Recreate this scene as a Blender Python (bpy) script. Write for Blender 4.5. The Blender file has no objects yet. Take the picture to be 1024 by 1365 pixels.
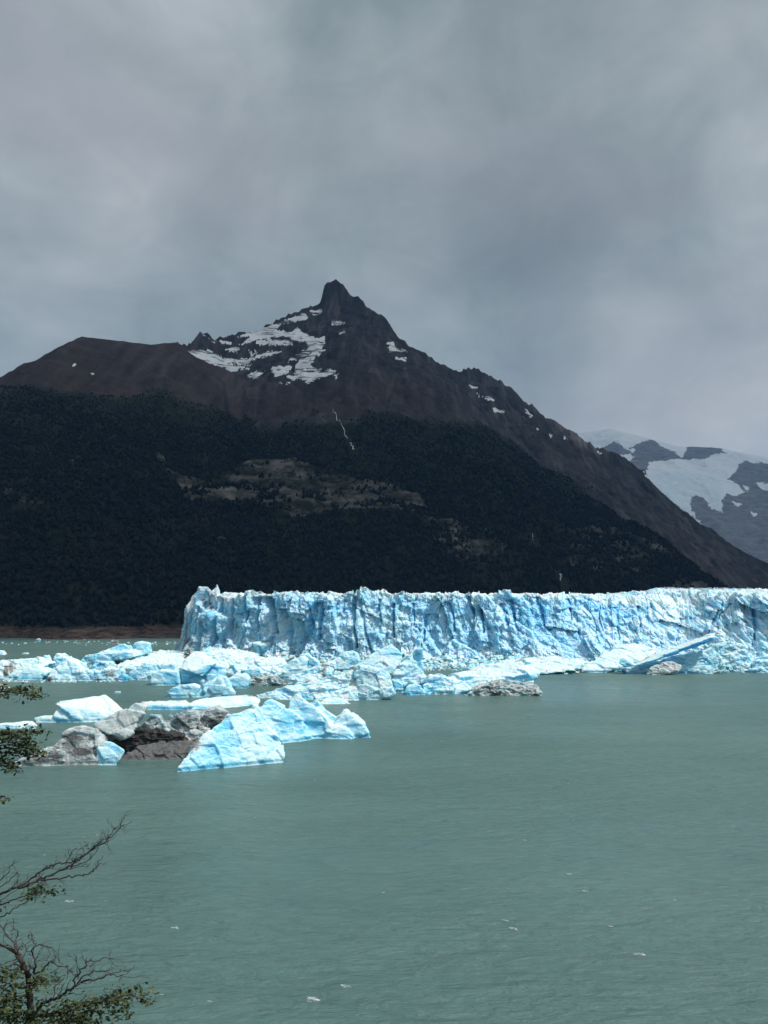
import bpy, bmesh, math, random
import numpy as np
from mathutils import Vector, Matrix
R = math.radians
rng = np.random.default_rng(7)
random.seed(7)
scn = bpy.context.scene
COL = scn.collection

# ------------------------------------------------------------------ camera geometry (photo is 1024 x 1365)
FPX = 1200.0
CAMZ = 66.3
PITCH = math.atan((780 - 682.5) / FPX)
cp, sp_ = math.cos(PITCH), math.sin(PITCH)

def ray(px, py):
    cx = (px - 512) / FPX; cy = (682.5 - py) / FPX
    return cx, cp - cy * sp_, sp_ + cy * cp

def at(px, py, Y):
    a, b, c = ray(px, py)
    return np.array([a * Y / b, Y, CAMZ + c * Y / b])

def ground(py):
    a, b, c = ray(512, py)
    return -CAMZ * b / c

def project(X, Y, Z):
    dz = Z - CAMZ
    f = Y * cp + dz * sp_
    u = -Y * sp_ + dz * cp
    return 512 + FPX * X / f, 682.5 - FPX * u / f

# ------------------------------------------------------------------ numpy noise
def _h(ix, iy, iz, seed):
    ix = np.asarray(ix).astype(np.int64); iy = np.asarray(iy).astype(np.int64); iz = np.asarray(iz).astype(np.int64)
    n = (ix * 374761393 + iy * 668265263 + iz * 2147483647 + seed * 1274126177) & 0xFFFFFFFF
    n = ((n ^ (n >> 13)) * 1274126177) & 0xFFFFFFFF
    n = ((n ^ (n >> 16)) * 2246822519) & 0xFFFFFFFF
    n = n ^ (n >> 15)
    return (n & 0xFFFFFF) / float(0x1000000)

def vn2(x, y, s=0):
    ix = np.floor(x); iy = np.floor(y); fx = x - ix; fy = y - iy
    ux = fx * fx * fx * (fx * (fx * 6 - 15) + 10); uy = fy * fy * fy * (fy * (fy * 6 - 15) + 10)
    a = _h(ix, iy, 0, s); b = _h(ix + 1, iy, 0, s); c = _h(ix, iy + 1, 0, s); d = _h(ix + 1, iy + 1, 0, s)
    return ((a + (b - a) * ux) * (1 - uy) + (c + (d - c) * ux) * uy) * 2 - 1

def fbm2(x, y, s=0, o=4, g=.5):
    t = 0; a = 1.; n = 0
    for k in range(o):
        t = t + a * vn2(x, y, s + k * 17); n += a; a *= g; x = x * 2.03 + 11.3; y = y * 2.03 + 5.7
    return t / n

def rid2(x, y, s=0, o=4):
    t = 0; a = 1.; n = 0
    for k in range(o):
        t = t + a * (1 - 2 * np.abs(vn2(x, y, s + k * 17))); n += a; a *= .5; x = x * 2.07 + 3.3; y = y * 2.07 + 9.1
    return t / n

def vn3(x, y, z, s=0):
    ix = np.floor(x); iy = np.floor(y); iz = np.floor(z); fx = x - ix; fy = y - iy; fz = z - iz
    ux = fx * fx * (3 - 2 * fx); uy = fy * fy * (3 - 2 * fy); uz = fz * fz * (3 - 2 * fz)
    r = 0
    for i in (0, 1):
        for j in (0, 1):
            for k in (0, 1):
                w = (ux if i else 1 - ux) * (uy if j else 1 - uy) * (uz if k else 1 - uz)
                r = r + w * _h(ix + i, iy + j, iz + k, s)
    return r * 2 - 1

def fbm3(p, sc, s=0, o=4):
    x, y, z = p[:, 0] / sc, p[:, 1] / sc, p[:, 2] / sc
    t = 0; a = 1.; n = 0
    for k in range(o):
        t = t + a * vn3(x, y, z, s + 13 * k); n += a; a *= .5; x = x * 2.02 + 3.1; y = y * 2.02 + 7.7; z = z * 2.02 + 1.9
    return t / n

def facet(u, v, su, sv, seed):
    """angular blocks: every jittered cell is one tilted plane"""
    a = u / su; b = v / sv
    ia = np.floor(a); ib = np.floor(b)
    best = np.full(a.shape, 1e9); val = np.zeros(a.shape); rid = np.zeros(a.shape)
    for di in (-1, 0, 1):
        for dj in (-1, 0, 1):
            ca = ia + di; cb = ib + dj
            qa = ca + .1 + .8 * _h(ca, cb, 1, seed); qb = cb + .1 + .8 * _h(ca, cb, 2, seed)
            da = a - qa; db = b - qb
            d = da * da + db * db
            w = (_h(ca, cb, 3, seed) - .5) * 1.4 + (_h(ca, cb, 4, seed) - .5) * 2.0 * da + (_h(ca, cb, 5, seed) - .5) * 1.5 * db
            m = d < best
            best = np.where(m, d, best); val = np.where(m, w, val); rid = np.where(m, _h(ca, cb, 6, seed), rid)
    return val, rid

def sstep(a, b, x):
    t = np.clip((x - a) / (b - a), 0, 1)
    return t * t * (3 - 2 * t)

def inpoly(px, py, poly):
    r = np.zeros(px.shape, bool); n = len(poly)
    for i in range(n):
        x1, y1 = poly[i]; x2, y2 = poly[(i + 1) % n]
        if y1 == y2: continue
        c = ((y1 > py) != (y2 > py)) & (px < (x2 - x1) * (py - y1) / (y2 - y1) + x1)
        r ^= c
    return r

# ------------------------------------------------------------------ mesh helpers
def make_mesh(name, V, quads=None, tris=None, attrs=None, smooth=False, mats=None, fmat=None):
    me = bpy.data.meshes.new(name)
    V = np.asarray(V, np.float32)
    idx = []; tot = []
    if quads is not None and len(quads): idx.append(np.asarray(quads, np.int32).ravel()); tot.append(np.full(len(quads), 4, np.int32))
    if tris is not None and len(tris): idx.append(np.asarray(tris, np.int32).ravel()); tot.append(np.full(len(tris), 3, np.int32))
    idx = np.concatenate(idx); tot = np.concatenate(tot)
    st = np.concatenate([[0], np.cumsum(tot)[:-1]]).astype(np.int32)
    me.vertices.add(len(V)); me.vertices.foreach_set('co', V.ravel())
    me.loops.add(len(idx)); me.loops.foreach_set('vertex_index', idx)
    me.polygons.add(len(tot)); me.polygons.foreach_set('loop_start', st)
    me.polygons.foreach_set('use_smooth', np.full(len(tot), bool(smooth)))
    for m in (mats or []): me.materials.append(m)
    if fmat is not None: me.polygons.foreach_set('material_index', np.asarray(fmat, np.int32))
    for k, a in (attrs or {}).items():
        at_ = me.attributes.new(k, 'FLOAT', 'POINT'); at_.data.foreach_set('value', np.asarray(a, np.float32))
    me.update(calc_edges=True); me.validate()
    return me

def gridq(nu, nv):
    i = np.arange(nu * nv).reshape(nu, nv)
    return np.stack([i[:-1, :-1].ravel(), i[1:, :-1].ravel(), i[1:, 1:].ravel(), i[:-1, 1:].ravel()], 1)

def obj(name, me, parent=None):
    o = bpy.data.objects.new(name, me); COL.objects.link(o)
    if parent is not None: o.parent = parent
    return o

def tag(o, label=None, cat=None, group=None, kind=None):
    if label: o['label'] = label
    if cat: o['category'] = cat
    if group: o['group'] = group
    if kind: o['kind'] = kind
    return o

def empty(name, loc=(0, 0, 0)):
    o = bpy.data.objects.new(name, None); COL.objects.link(o); o.location = loc
    return o

class MB:
    """collects boxes and tubes for one mesh"""
    def __init__(s): s.v = []; s.q = []; s.t = []
    def box(s, c, d, taper=1.0):
        n = len(s.v); cx, cy, cz = c; a, b, h = d[0] / 2, d[1] / 2, d[2] / 2
        for z, k in ((-h, 1), (h, taper)):
            for x, y in ((-a, -b), (a, -b), (a, b), (-a, b)): s.v.append((cx + x * k, cy + y * k, cz + z))
        for f in ((0, 3, 2, 1), (4, 5, 6, 7), (0, 1, 5, 4), (1, 2, 6, 5), (2, 3, 7, 6), (3, 0, 4, 7)): s.q.append([n + i for i in f])
    def tube(s, pts, rad, sides=6):
        pts = [Vector(p) for p in pts]; n0 = len(s.v)
        for i, p in enumerate(pts):
            d = (pts[min(i + 1, len(pts) - 1)] - pts[max(i - 1, 0)])
            if d.length < 1e-9: d = Vector((0, 0, 1))
            d.normalize(); a = d.orthogonal().normalized(); b = d.cross(a)
            # keep a stable frame
            ref = Vector((0.3, 1, 0.2)); a = (ref - d * ref.dot(d)).normalized(); b = d.cross(a)
            for k in range(sides):
                t = 2 * math.pi * k / sides
                s.v.append(tuple(p + (a * math.cos(t) + b * math.sin(t)) * rad[i]))
        for i in range(len(pts) - 1):
            for k in range(sides):
                k2 = (k + 1) % sides
                s.q.append([n0 + i * sides + k, n0 + i * sides + k2, n0 + (i + 1) * sides + k2, n0 + (i + 1) * sides + k])
        for e in (0, len(pts) - 1):
            n = len(s.v); s.v.append(tuple(pts[e]))
            for k in range(sides):
                s.t.append([n0 + e * sides + k, n0 + e * sides + (k + 1) % sides, n])
    def build(s, name, mat, parent=None, smooth=False):
        return obj(name, make_mesh(name, s.v, s.q, s.t, smooth=smooth, mats=[mat]), parent)

# ------------------------------------------------------------------ materials
def newmat(name):
    m = bpy.data.materials.new(name); m.use_nodes = True
    nt = m.node_tree; b = nt.nodes['Principled BSDF']
    return m, nt, b

class NT:
    def __init__(s, nt): s.nt = nt
    def n(s, t, **k):
        x = s.nt.nodes.new(t)
        for a, v in k.items(): setattr(x, a, v)
        return x
    def link(s, a, b): s.nt.links.new(a, b)
    def inp(s, sock, v):
        if hasattr(v, 'is_linked') or isinstance(v, bpy.types.NodeSocket): s.link(v, sock)
        else: sock.default_value = v
    def math(s, op, a, b=0.0, clamp=False):
        x = s.n('ShaderNodeMath', operation=op, use_clamp=clamp); s.inp(x.inputs[0], a); s.inp(x.inputs[1], b); return x.outputs[0]
    def mix(s, f, a, b, blend='MIX'):
        x = s.n('ShaderNodeMix', data_type='RGBA', blend_type=blend)
        s.inp(x.inputs[0], f)
        for i, v in ((6, a), (7, b)):
            if isinstance(v, tuple) and len(v) == 3: v = v + (1,)
            s.inp(x.inputs[i], v)
        return x.outputs[2]
    def noise(s, vec, scale, detail=4, rough=.55, dist=0.0):
        x = s.n('ShaderNodeTexNoise'); x.inputs['Scale'].default_value = scale; x.inputs['Detail'].default_value = detail
        x.inputs['Roughness'].default_value = rough; x.inputs['Distortion'].default_value = dist
        if vec is not None: s.link(vec, x.inputs['Vector'])
        return x.outputs['Fac']
    def mapping(s, vec, scale=(1, 1, 1), rot=(0, 0, 0), loc=(0, 0, 0)):
        x = s.n('ShaderNodeMapping'); s.link(vec, x.inputs['Vector'])
        x.inputs['Scale'].default_value = scale; x.inputs['Rotation'].default_value = rot; x.inputs['Location'].default_value = loc
        return x.outputs[0]
    def ramp(s, f, stops):
        x = s.n('ShaderNodeValToRGB'); s.link(f, x.inputs[0])
        el = x.color_ramp.elements
        while len(el) < len(stops): el.new(.5)
        for e, (p, c) in zip(el, stops):
            e.position = p; e.color = (c, c, c, 1) if isinstance(c, (int, float)) else tuple(c) + (1,)
        return x.outputs[0]
    def range(s, v, a, b, c=0., d=1., smooth=False):
        x = s.n('ShaderNodeMapRange', clamp=True)
        if smooth: x.interpolation_type = 'SMOOTHSTEP'
        s.inp(x.inputs[0], v); x.inputs[1].default_value = a; x.inputs[2].default_value = b; x.inputs[3].default_value = c; x.inputs[4].default_value = d
        return x.outputs[0]
    def attr(s, name):
        return s.n('ShaderNodeAttribute', attribute_name=name).outputs['Fac']
    def bump(s, h, strength, dist, normal=None):
        x = s.n('ShaderNodeBump'); s.link(h, x.inputs['Height']); x.inputs['Strength'].default_value = strength; x.inputs['Distance'].default_value = dist
        if normal is not None: s.link(normal, x.inputs['Normal'])
        return x.outputs[0]

def ice_material(name, white=(.76, .90, .96), blue=(.24, .63, .90), deep=(.14, .56, .94), dirt=(.13, .115, .105), fine=1.0, bmp=1.0, sss=.75, streak=None):
    m, nt, b = newmat(name); g = NT(nt)
    pos = g.n('ShaderNodeNewGeometry').outputs['Position']
    nrm = g.n('ShaderNodeNewGeometry').outputs['Normal']
    sep = g.n('ShaderNodeSeparateXYZ'); g.link(nrm, sep.inputs[0])
    n1 = g.noise(pos, .09 * fine, 6, .6); n2 = g.noise(pos, .7 * fine, 5, .65)
    bl = g.attr('blue')
    up_white = g.range(sep.outputs[2], .30, .90, 0, .58)                       # whiter colour on upward faces
    f = g.math('ADD', g.math('ADD', bl, .27), g.math('MULTIPLY', g.math('SUBTRACT', n1, .5), .75))
    f = g.math('ADD', f, g.math('MULTIPLY', g.math('SUBTRACT', n2, .5), .5))
    f = g.math('SUBTRACT', f, up_white, clamp=True)
    c = g.mix(f, white, blue)
    c = g.mix(g.range(bl, .75, 1.5), c, deep)
    dn = g.noise(pos if streak is None else g.mapping(pos, (.55, .55, 2.0), (0, streak, 0)), .55 * fine, 8, .72)
    da = g.attr('dirt')
    df = g.range(g.math('ADD', da, g.math('MULTIPLY', g.math('SUBTRACT', dn, .5), 1.5)), .28, .62)
    dcol = g.mix(g.range(g.noise(pos, 1.7 * fine, 5, .7), .35, .65), dirt, tuple(min(1, v * 3.2) for v in dirt))
    c = g.mix(g.math('MULTIPLY', df, .95), c, dcol)
    g.link(c, b.inputs['Base Color'])
    b.inputs['Roughness'].default_value = .42; b.inputs['IOR'].default_value = 1.31
    b.inputs['Specular IOR Level'].default_value = .35
    b.inputs['Subsurface Weight'].default_value = sss; b.inputs['Subsurface Radius'].default_value = (.22, .75, 1.0); b.inputs['Subsurface Scale'].default_value = 4.5 / fine
    b1 = g.bump(g.noise(pos, .35 * fine, 8, .68), .6, bmp)
    vor = g.n('ShaderNodeTexVoronoi'); vor.inputs['Scale'].default_value = .8 * fine; g.link(pos, vor.inputs['Vector'])
    b2 = g.bump(vor.outputs['Distance'], .5, .45 * bmp, b1)
    g.link(b2, b.inputs['Normal'])
    return m

ICE = ice_material('glacier_ice')
BERG = ice_material('iceberg_ice', white=(.74, .91, .96), blue=(.22, .66, .88), fine=2.0, bmp=.8)

def mountain_material(name, far=False):
    m, nt, b = newmat(name); g = NT(nt)
    geo = g.n('ShaderNodeNewGeometry'); pos = geo.outputs['Position']
    sep = g.n('ShaderNodeSeparateXYZ'); g.link(pos, sep.inputs[0]); z = sep.outputs[2]
    nl = g.noise(pos, .004, 5, .6); nm = g.noise(pos, .02, 6, .65); nf = g.noise(pos, .09, 6, .7)
    st = g.noise(g.mapping(pos, (.004, .004, .05)), 1.0, 6, .65)             # bedding of the rock
    if not far:
        rock = g.mix(g.range(st, .35, .65), (.030, .033, .040), (.064, .066, .072))
        rock = g.mix(g.range(nf, .3, .7), rock, (.036, .038, .044))
        scree = g.mix(g.range(nm, .3, .7), (.046, .034, .033), (.070, .051, .048))
        chute = g.noise(g.mapping(pos, (.028, .0045, .004), (0, 0, R(6))), 1.0, 6, .6, .6)
        rock = g.mix(g.range(chute, .50, .68), rock, (.095, .092, .095)); rock = g.mix(g.range(chute, .32, .46, .65, 0), rock, (.020, .022, .028))
        scree = g.mix(g.range(chute, .50, .70, 0, .8), scree, (.078, .064, .062)); scree = g.mix(g.range(chute, .34, .46, .7, 0), scree, (.024, .023, .025))
        red = g.attr('red')
        c = g.mix(red, rock, scree)
        veg = g.attr('veg')
        forest = g.mix(g.range(nf, .3, .7), (.010, .017, .013), (.024, .030, .018))
        c = g.mix(g.range(g.math('ADD', veg, g.math('MULTIPLY', g.math('SUBTRACT', nm, .5), .9)), .35, .65), c, forest)
        cl = g.attr('cliff')
        cf = g.range(g.math('ADD', cl, g.math('MULTIPLY', g.math('SUBTRACT', g.noise(g.mapping(pos, (.012, .012, .03)), 1.0, 8, .75), .5), 3.0)), .75, 1.35)
        clc = g.mix(g.range(st, .35, .65), (.085, .075, .068), (.22, .21, .195))
        c = g.mix(cf, c, clc)
        sh = g.attr('shore')
        shc = g.mix(g.range(g.noise(g.mapping(pos, (.06, .06, .25)), 1.0, 7, .75), .40, .62), (.026, .022, .020), (.135, .098, .082))
        c = g.mix(sh, c, shc)
        sn = g.range(g.math('ADD', g.attr('snow'), g.math('MULTIPLY', g.math('SUBTRACT', g.noise(g.mapping(pos, (.05, .05, .12)), 1.0, 6, .7), .5), 1.3)), .47, .57)
        sn = g.math('MULTIPLY', sn, g.range(g.noise(g.mapping(pos, (.008, .008, .085), (0, R(4), 0)), 1.0, 5, .65),   .40, .48))
        c = g.mix(sn, c, (.80, .83, .86))
    else:
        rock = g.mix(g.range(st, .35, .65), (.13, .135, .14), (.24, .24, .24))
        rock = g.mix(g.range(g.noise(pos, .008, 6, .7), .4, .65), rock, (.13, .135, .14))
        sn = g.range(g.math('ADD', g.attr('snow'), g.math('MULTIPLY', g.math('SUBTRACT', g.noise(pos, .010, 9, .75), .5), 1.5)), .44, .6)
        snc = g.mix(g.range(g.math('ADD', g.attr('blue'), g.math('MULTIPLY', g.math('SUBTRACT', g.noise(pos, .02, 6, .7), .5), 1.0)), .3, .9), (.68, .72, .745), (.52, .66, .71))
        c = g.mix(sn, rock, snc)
    g.link(c, b.inputs['Base Color']); b.inputs['Roughness'].default_value = .95
    b.inputs['Specular IOR Level'].default_value = .1
    bb = g.bump(g.noise(pos, .03 if not far else .006, 9, .7), .8, 14 if not far else 50)
    g.link(bb, b.inputs['Normal'])
    return m

def simple(name, c1, c2, scale, rough=.8, bump=.3, dist=.05, detail=6):
    m, nt, b = newmat(name); g = NT(nt)
    pos = g.n('ShaderNodeTexCoord').outputs['Object']
    n = g.noise(pos, scale, detail, .65)
    g.link(g.mix(g.range(n, .3, .7), c1, c2), b.inputs['Base Color'])
    b.inputs['Roughness'].default_value = rough
    g.link(g.bump(n, bump, dist), b.inputs['Normal'])
    return m

# ------------------------------------------------------------------ mountain
def ridge_field(X, Y, ridges, lat=2.0):
    Z = np.full(X.shape, -1e4); D = np.zeros(X.shape); W = np.zeros(X.shape, int)
    for k, (pts, s, steep, w, r) in enumerate(ridges):
        P = [at(*p) for p in pts]
        for a, b in zip(P[:-1], P[1:]):
            dx, dy = b[0] - a[0], b[1] - a[1]; L = (lat * dx) ** 2 + dy * dy + 1e-9
            t = np.clip((lat * (X - a[0]) * lat * dx + (Y - a[1]) * dy) / L, 0, 1)      # flanks fall off faster sideways
            d = np.hypot(lat * (X - a[0] - t * dx), Y - a[1] - t * dy)
            z = a[2] + (b[2] - a[2]) * t - s * (np.sqrt(d * d + r * r) - r) - steep * (1 - np.exp(-d / w))
            m = z > Z
            Z = np.where(m, z, Z); D = np.where(m, d, D); W = np.where(m, k, W)
    return Z, D, W

RA = [(200, 478, 2900), (237, 461, 2960), (250, 464, 3050), (268, 446, 3150), (285, 452, 3200), (310, 447, 3300), (345, 442, 3400), (380, 425, 3480), (405, 415, 3520), (428, 409, 3550), (445, 404, 3560), (470, 402, 3560), (488, 409, 3560), (496, 414, 3560), (515, 430, 3560), (530, 452, 3560), (540, 465, 3570), (565, 473, 3600), (590, 490, 3650), (612, 498, 3700), (632, 493, 3800), (650, 500, 3820), (680, 520, 3850), (705, 540, 3880), (740, 565, 3900), (790, 595, 3900), (820, 605, 3880), (845, 622, 3860), (860, 632, 3850), (880, 655, 3800), (920, 690, 3750), (980, 730, 3700), (1024, 752, 3650), (1100, 785, 3600)]
RT = [(432, 383, 3560), (437, 376, 3560), (447, 376, 3560), (457, 383, 3560), (470, 394, 3560), (487, 407, 3560)]
RB = [(-300, 740, 1600), (-150, 640, 1800), (-20, 552, 2040), (0, 538, 2090), (40, 509, 2230), (75, 480, 2390), (98, 456, 2505), (110, 450, 2520), (150, 455, 2560), (195, 460, 2620), (237, 458, 2700), (262, 472, 2740), (310, 498, 2720), (360, 522, 2650), (400, 548, 2550), (445, 585, 2400)]
RC = [(500, 440, 3480), (545, 505, 3300), (580, 545, 3150), (619, 584, 2980), (696, 625, 2750), (773, 657, 2580), (805, 679, 2500), (850, 702, 2420), (877, 729, 2330), (913, 761, 2240), (945, 784, 2150)]
S_ = 5.0
gx = np.arange(-1900, 2001, S_); gy = np.arange(1040, 4700, S_)
GX, GY = np.meshgrid(gx, gy, indexing='ij')
WX = GX + 30 * fbm2(GX / 260, GY / 260, 3) ; WY = GY + 30 * fbm2(GX / 260, GY / 260, 9)
TZ, TD, TW = ridge_field(GX, GY, [(RA, .50, 50, 60, 4), (RB, .47, 6, 60, 12), (RC, .42, 0, 60, 12), (RT, .6, 110, 34, 1)])
am = sstep(5, 420, TD)
gull = rid2(WX / 330, WY / 330, 21, 4)
TZ = TZ - 46 * am * np.maximum(0, gull + .4) + 9 * am * fbm2(GX / 120, GY / 120, 5, 4)
TZ += (4 + 6 * am) * fbm2(GX / 40, GY / 40, 31, 3) * np.where(TW == 1, .5, 1)
TZ += np.where((TW == 0) | (TW == 3), 1, .15) * (17 * rid2(GX / 44, GY / 44, 35, 4) * sstep(300, 700, TZ) + 3)
TZ += np.where((TW == 0) | (TW == 3), 1, .3) * 22 * sstep(8, 90, TD) * rid2(WX / 90, WY / 90, 77, 4)     # crags of the peak
ysh = 1088 + 10 * fbm2(GX / 60, GY * 0, 41) + 14 * sstep(-300, 400, GX)
ramp_ = (GY - ysh) * .62 + 2.5 * fbm2(GX / 18, GY / 18, 43, 3)
TZ = np.maximum(TZ, 8 + 10 * fbm2(GX / 90, GY / 90, 47))
k_ = 25.
TZ = -k_ * np.logaddexp(-TZ / k_, -np.minimum(ramp_, 4000) / k_) + 1.0
TZ = np.where(GY < ysh - 6, -6, TZ)
PX, PY = project(GX, GY, TZ)
jx = 2.4 * fbm2(GX / 22, GY / 22, 51, 3); jy = 2.0 * fbm2(GX / 22, GY / 22, 53, 3)
z7 = lambda L: [(200 + a / 2.438, 360 + b / 2.438) for a, b in L]
SN = [z7(L) for L in [
    [(118, 262), (150, 262), (190, 258), (235, 285), (310, 288), (380, 266), (432, 262), (400, 276), (330, 294), (322, 310), (240, 300), (330, 322), (270, 330), (200, 306), (150, 285)],
    [(270, 218), (335, 200), (400, 178), (460, 155), (500, 140), (520, 158), (470, 168), (425, 180), (412, 195), (470, 202), (480, 212), (420, 215), (360, 225), (285, 244), (330, 215)],
    [(480, 188), (512, 210), (545, 222), (568, 215), (570, 240), (540, 275), (525, 310), (548, 325), (580, 318), (610, 328), (560, 352), (510, 366), (470, 350), (440, 352), (472, 340), (470, 318), (482, 295), (445, 300), (472, 270), (515, 252), (512, 235), (470, 230), (440, 212)],
    [(390, 316), (462, 310), (452, 338), (410, 347)], [(520, 136), (552, 127), (562, 138), (530, 150)], [(583, 166), (620, 166), (637, 176), (590, 177)],
    [(608, 206), (630, 196), (634, 203)], [(768, 238), (790, 233), (800, 250), (842, 268), (800, 262), (778, 266)], [(798, 281), (834, 284), (832, 292), (800, 290)],
    [(315, 346), (345, 326), (372, 330), (345, 352)], [(238, 258), (285, 250), (294, 266), (255, 266)], [(225, 228), (265, 230), (264, 241), (230, 240)],
    [(170, 207), (215, 232), (218, 240), (190, 222)], [(820, 315), (836, 318), (834, 324)], [(540, 265), (572, 256), (545, 285)], [(600, 340), (614, 336), (606, 358)],
    [(360, 225), (440, 228), (470, 240), (430, 246), (340, 240)], [(320, 262), (350, 262), (345, 270), (322, 270)], [(440, 345), (500, 350), (470, 360)], [(420, 365), (460, 366), (440, 371)]]]
z8 = lambda L: [(560 + a / 2.207, 480 + b / 2.207) for a, b in L]
SN += [z8(L) for L in [[(142, 74), (168, 78), (170, 86), (150, 84)], [(160, 92), (176, 100), (176, 112)], [(180, 106), (212, 108), (222, 122), (190, 114)], [(212, 142), (250, 148), (248, 154), (215, 151)], [(304, 138), (316, 146), (332, 168), (324, 170)], [(338, 192), (352, 206), (346, 208)], [(378, 212), (388, 222), (382, 228)], [(410, 216), (436, 234), (424, 230)], [(514, 262), (544, 280), (526, 278)], [(652, 326), (672, 338), (680, 350), (664, 346)]]]
SN += [[(121, 498), (126, 497), (124, 501)], [(95, 485), (100, 485), (98, 488)]]
snow = np.zeros(GX.shape)
for P in SN: snow = np.maximum(snow, inpoly(PX + jx, PY + jy, P))
tl = 515 + 65 * fbm2(GX / 140, GY / 140, 61, 5) + 45 * gull + 30 * np.sin(GX / 170.)
veg = 1 - sstep(-110, 60, TZ - tl)
veg *= np.where((TW == 0) & (GX > 350), .35 + .65 * (1 - sstep(350, 700, GX)), 1)
TW = np.where(TW == 3, 0, TW)
red = np.where(TW == 1, 1., .0); red = np.maximum(red, .60 * (1 - sstep(560, 820, TZ)) * (1 - .95 * sstep(0, 380, GX)))
red = np.clip(red * (.75 + .5 * fbm2(GX / 150, GY / 150, 67)), 0, 1)
cliff = np.zeros(GX.shape)
qx = PX + 6 * fbm2(GX / 60, GY / 60, 71); qy = PY + 5 * fbm2(GX / 60, GY / 60, 73)
for P, w in (([(232, 640), (290, 640), (330, 615), (390, 612), (440, 630), (500, 640), (560, 660), (572, 682), (520, 682), (460, 680), (400, 690), (330, 672), (250, 672)], .95), ([(205, 610), (215, 605), (245, 640), (238, 646)], .8), ([(85, 608), (112, 606), (110, 616), (88, 618)], .75), ([(270, 715), (300, 705), (310, 740)], .6),
             ([(560, 690), (640, 700), (680, 730), (650, 760), (590, 740)], .8), ([(740, 705), (860, 700), (900, 740), (840, 770), (760, 760)], .78), ([(850, 705), (866, 712), (872, 735), (860, 730)], .8), ([(0, 640), (60, 640), (60, 690), (0, 690)], .7), ([(740, 770), (940, 772), (950, 790), (740, 790)], .3), ([(900, 772), (945, 775), (945, 790), (890, 790)], .9)):
    cliff = np.maximum(cliff, w * inpoly(qx, qy, P))
shore = (1 - sstep(11, 15, TZ + 5 * fbm2(GX / 26, GY / 26, 79, 4))) * (GX < 400)
# rock bands stand as real steps in the slope
TZ = TZ + cliff * 10 * (rid2(GX / 60, TZ / 14, 83, 3))
mt = make_mesh('mountain', np.stack([GX, GY, TZ], -1).reshape(-1, 3), gridq(len(gx), len(gy)), smooth=True, mats=[mountain_material('mountain_ground')],
               attrs=dict(snow=snow.ravel(), veg=veg.ravel(), red=red.ravel(), cliff=cliff.ravel(), shore=shore.ravel()))
tag(obj('mountain', mt), 'dark rocky mountain with a pointed peak, snow streaks and forested lower slopes', kind='structure')

def tz(x, y):
    i = np.clip((x - gx[0]) / S_, 0, len(gx) - 1.001); j = np.clip((y - gy[0]) / S_, 0, len(gy) - 1.001)
    a = i.astype(int); b = j.astype(int); fa = i - a; fb = j - b
    return (TZ[a, b] * (1 - fa) + TZ[a + 1, b] * fa) * (1 - fb) + (TZ[a, b + 1] * (1 - fa) + TZ[a + 1, b + 1] * fa) * fb
def tattr(A, x, y):
    a = np.clip(np.round((x - gx[0]) / S_), 0, len(gx) - 1).astype(int); b = np.clip(np.round((y - gy[0]) / S_), 0, len(gy) - 1).astype(int)
    return A[a, b]

# ---- streams falling down the mountain
STREAM_PTS = []
def stream(name, label, pts, w):
    P = []
    for px, py in pts:
        ys = np.arange(1060, 4600, 3.0); a, b, c = ray(px, py)
        xs = a * ys / b; zs = CAMZ + c * ys / b
        h = tz(xs, ys); k = np.argmax(h > zs)
        if k == 0: continue
        P.append((xs[k], ys[k], h[k] + 1.2))
    mb = MB(); Q = []
    for a, b in zip(P[:-1], P[1:]):
        for t in np.linspace(0, 1, 5)[:-1]:
            q = [a[i] + (b[i] - a[i]) * t for i in range(3)]
            q[0] += random.uniform(-2, 2); q[2] = float(tz(np.array([q[0]]), np.array([q[1]]))[0]) + 1.2; Q.append(q)
    Q.append(P[-1]); STREAM_PTS.extend([(q[0], q[1]) for q in Q])
    mb.tube(Q, [w * random.uniform(.2, .9) ** 1.5 for _ in Q], 5)
    return tag(mb.build(name, FOAM), label, 'waterfall')
m, nt, b = newmat('white_water'); g = NT(nt)
b.inputs['Base Color'].default_value = (.80, .84, .86, 1); b.inputs['Roughness'].default_value = .5
FOAM = m
stream('waterfall', 'thin white stream trickling down the gully below the snow field', [(444, 547), (448, 553), (453, 561), (458, 572), (462, 583), (468, 592), (472, 600)], 1.5)
stream('waterfall', 'short white waterfall just above the glacier top on the right', [(747, 766), (748, 771), (748, 777)], 1.0)
stream('waterfall', 'tiny pale waterfall on the dark right spur', [(709, 713), (711, 718), (711, 723)], .9)

# ---- forest on the lower slopes: nobody could count it
N = 300000
fx = rng.uniform(-1250, 1500, N); fy = rng.uniform(1090, 3000, N)
fz = tz(fx, fy)
keep = (fz > 12 + 3 * rng.random(N)) & (tattr(veg, fx, fy) > .35 + .6 * rng.random(N)) & (tattr(cliff, fx, fy) * (.8 + .5 * fbm2(fx / 45, fz / 16, 85, 4)) < .45 + .35 * rng.random(N)) & (np.abs(fx) < fy * .50 + 60)
for q_ in STREAM_PTS: keep &= (np.hypot(fx - q_[0], (fy - q_[1] + 12) * .5) > 9)
keep &= rng.random(N) < np.clip(1.0 - (fy - 1800) / 2600, .45, 1)
fx, fy, fz = fx[keep], fy[keep], fz[keep]
fx, fy, fz = fx[:90000], fy[:90000], fz[:90000]
n = len(fx)
hgt = (3.5 + 8.5 * rng.random(n) ** 2.2) * (.45 + .55 * np.clip((560 - fz) / 300, 0, 1)) * (1 + .45 * fbm2(fx / 60, fy / 60, 87, 3)); rad = hgt * rng.uniform(.24, .40, n)
sides = 5
V = np.zeros((n, 2 * sides + 1, 3)); ph = rng.uniform(0, 6.28, n)
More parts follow.
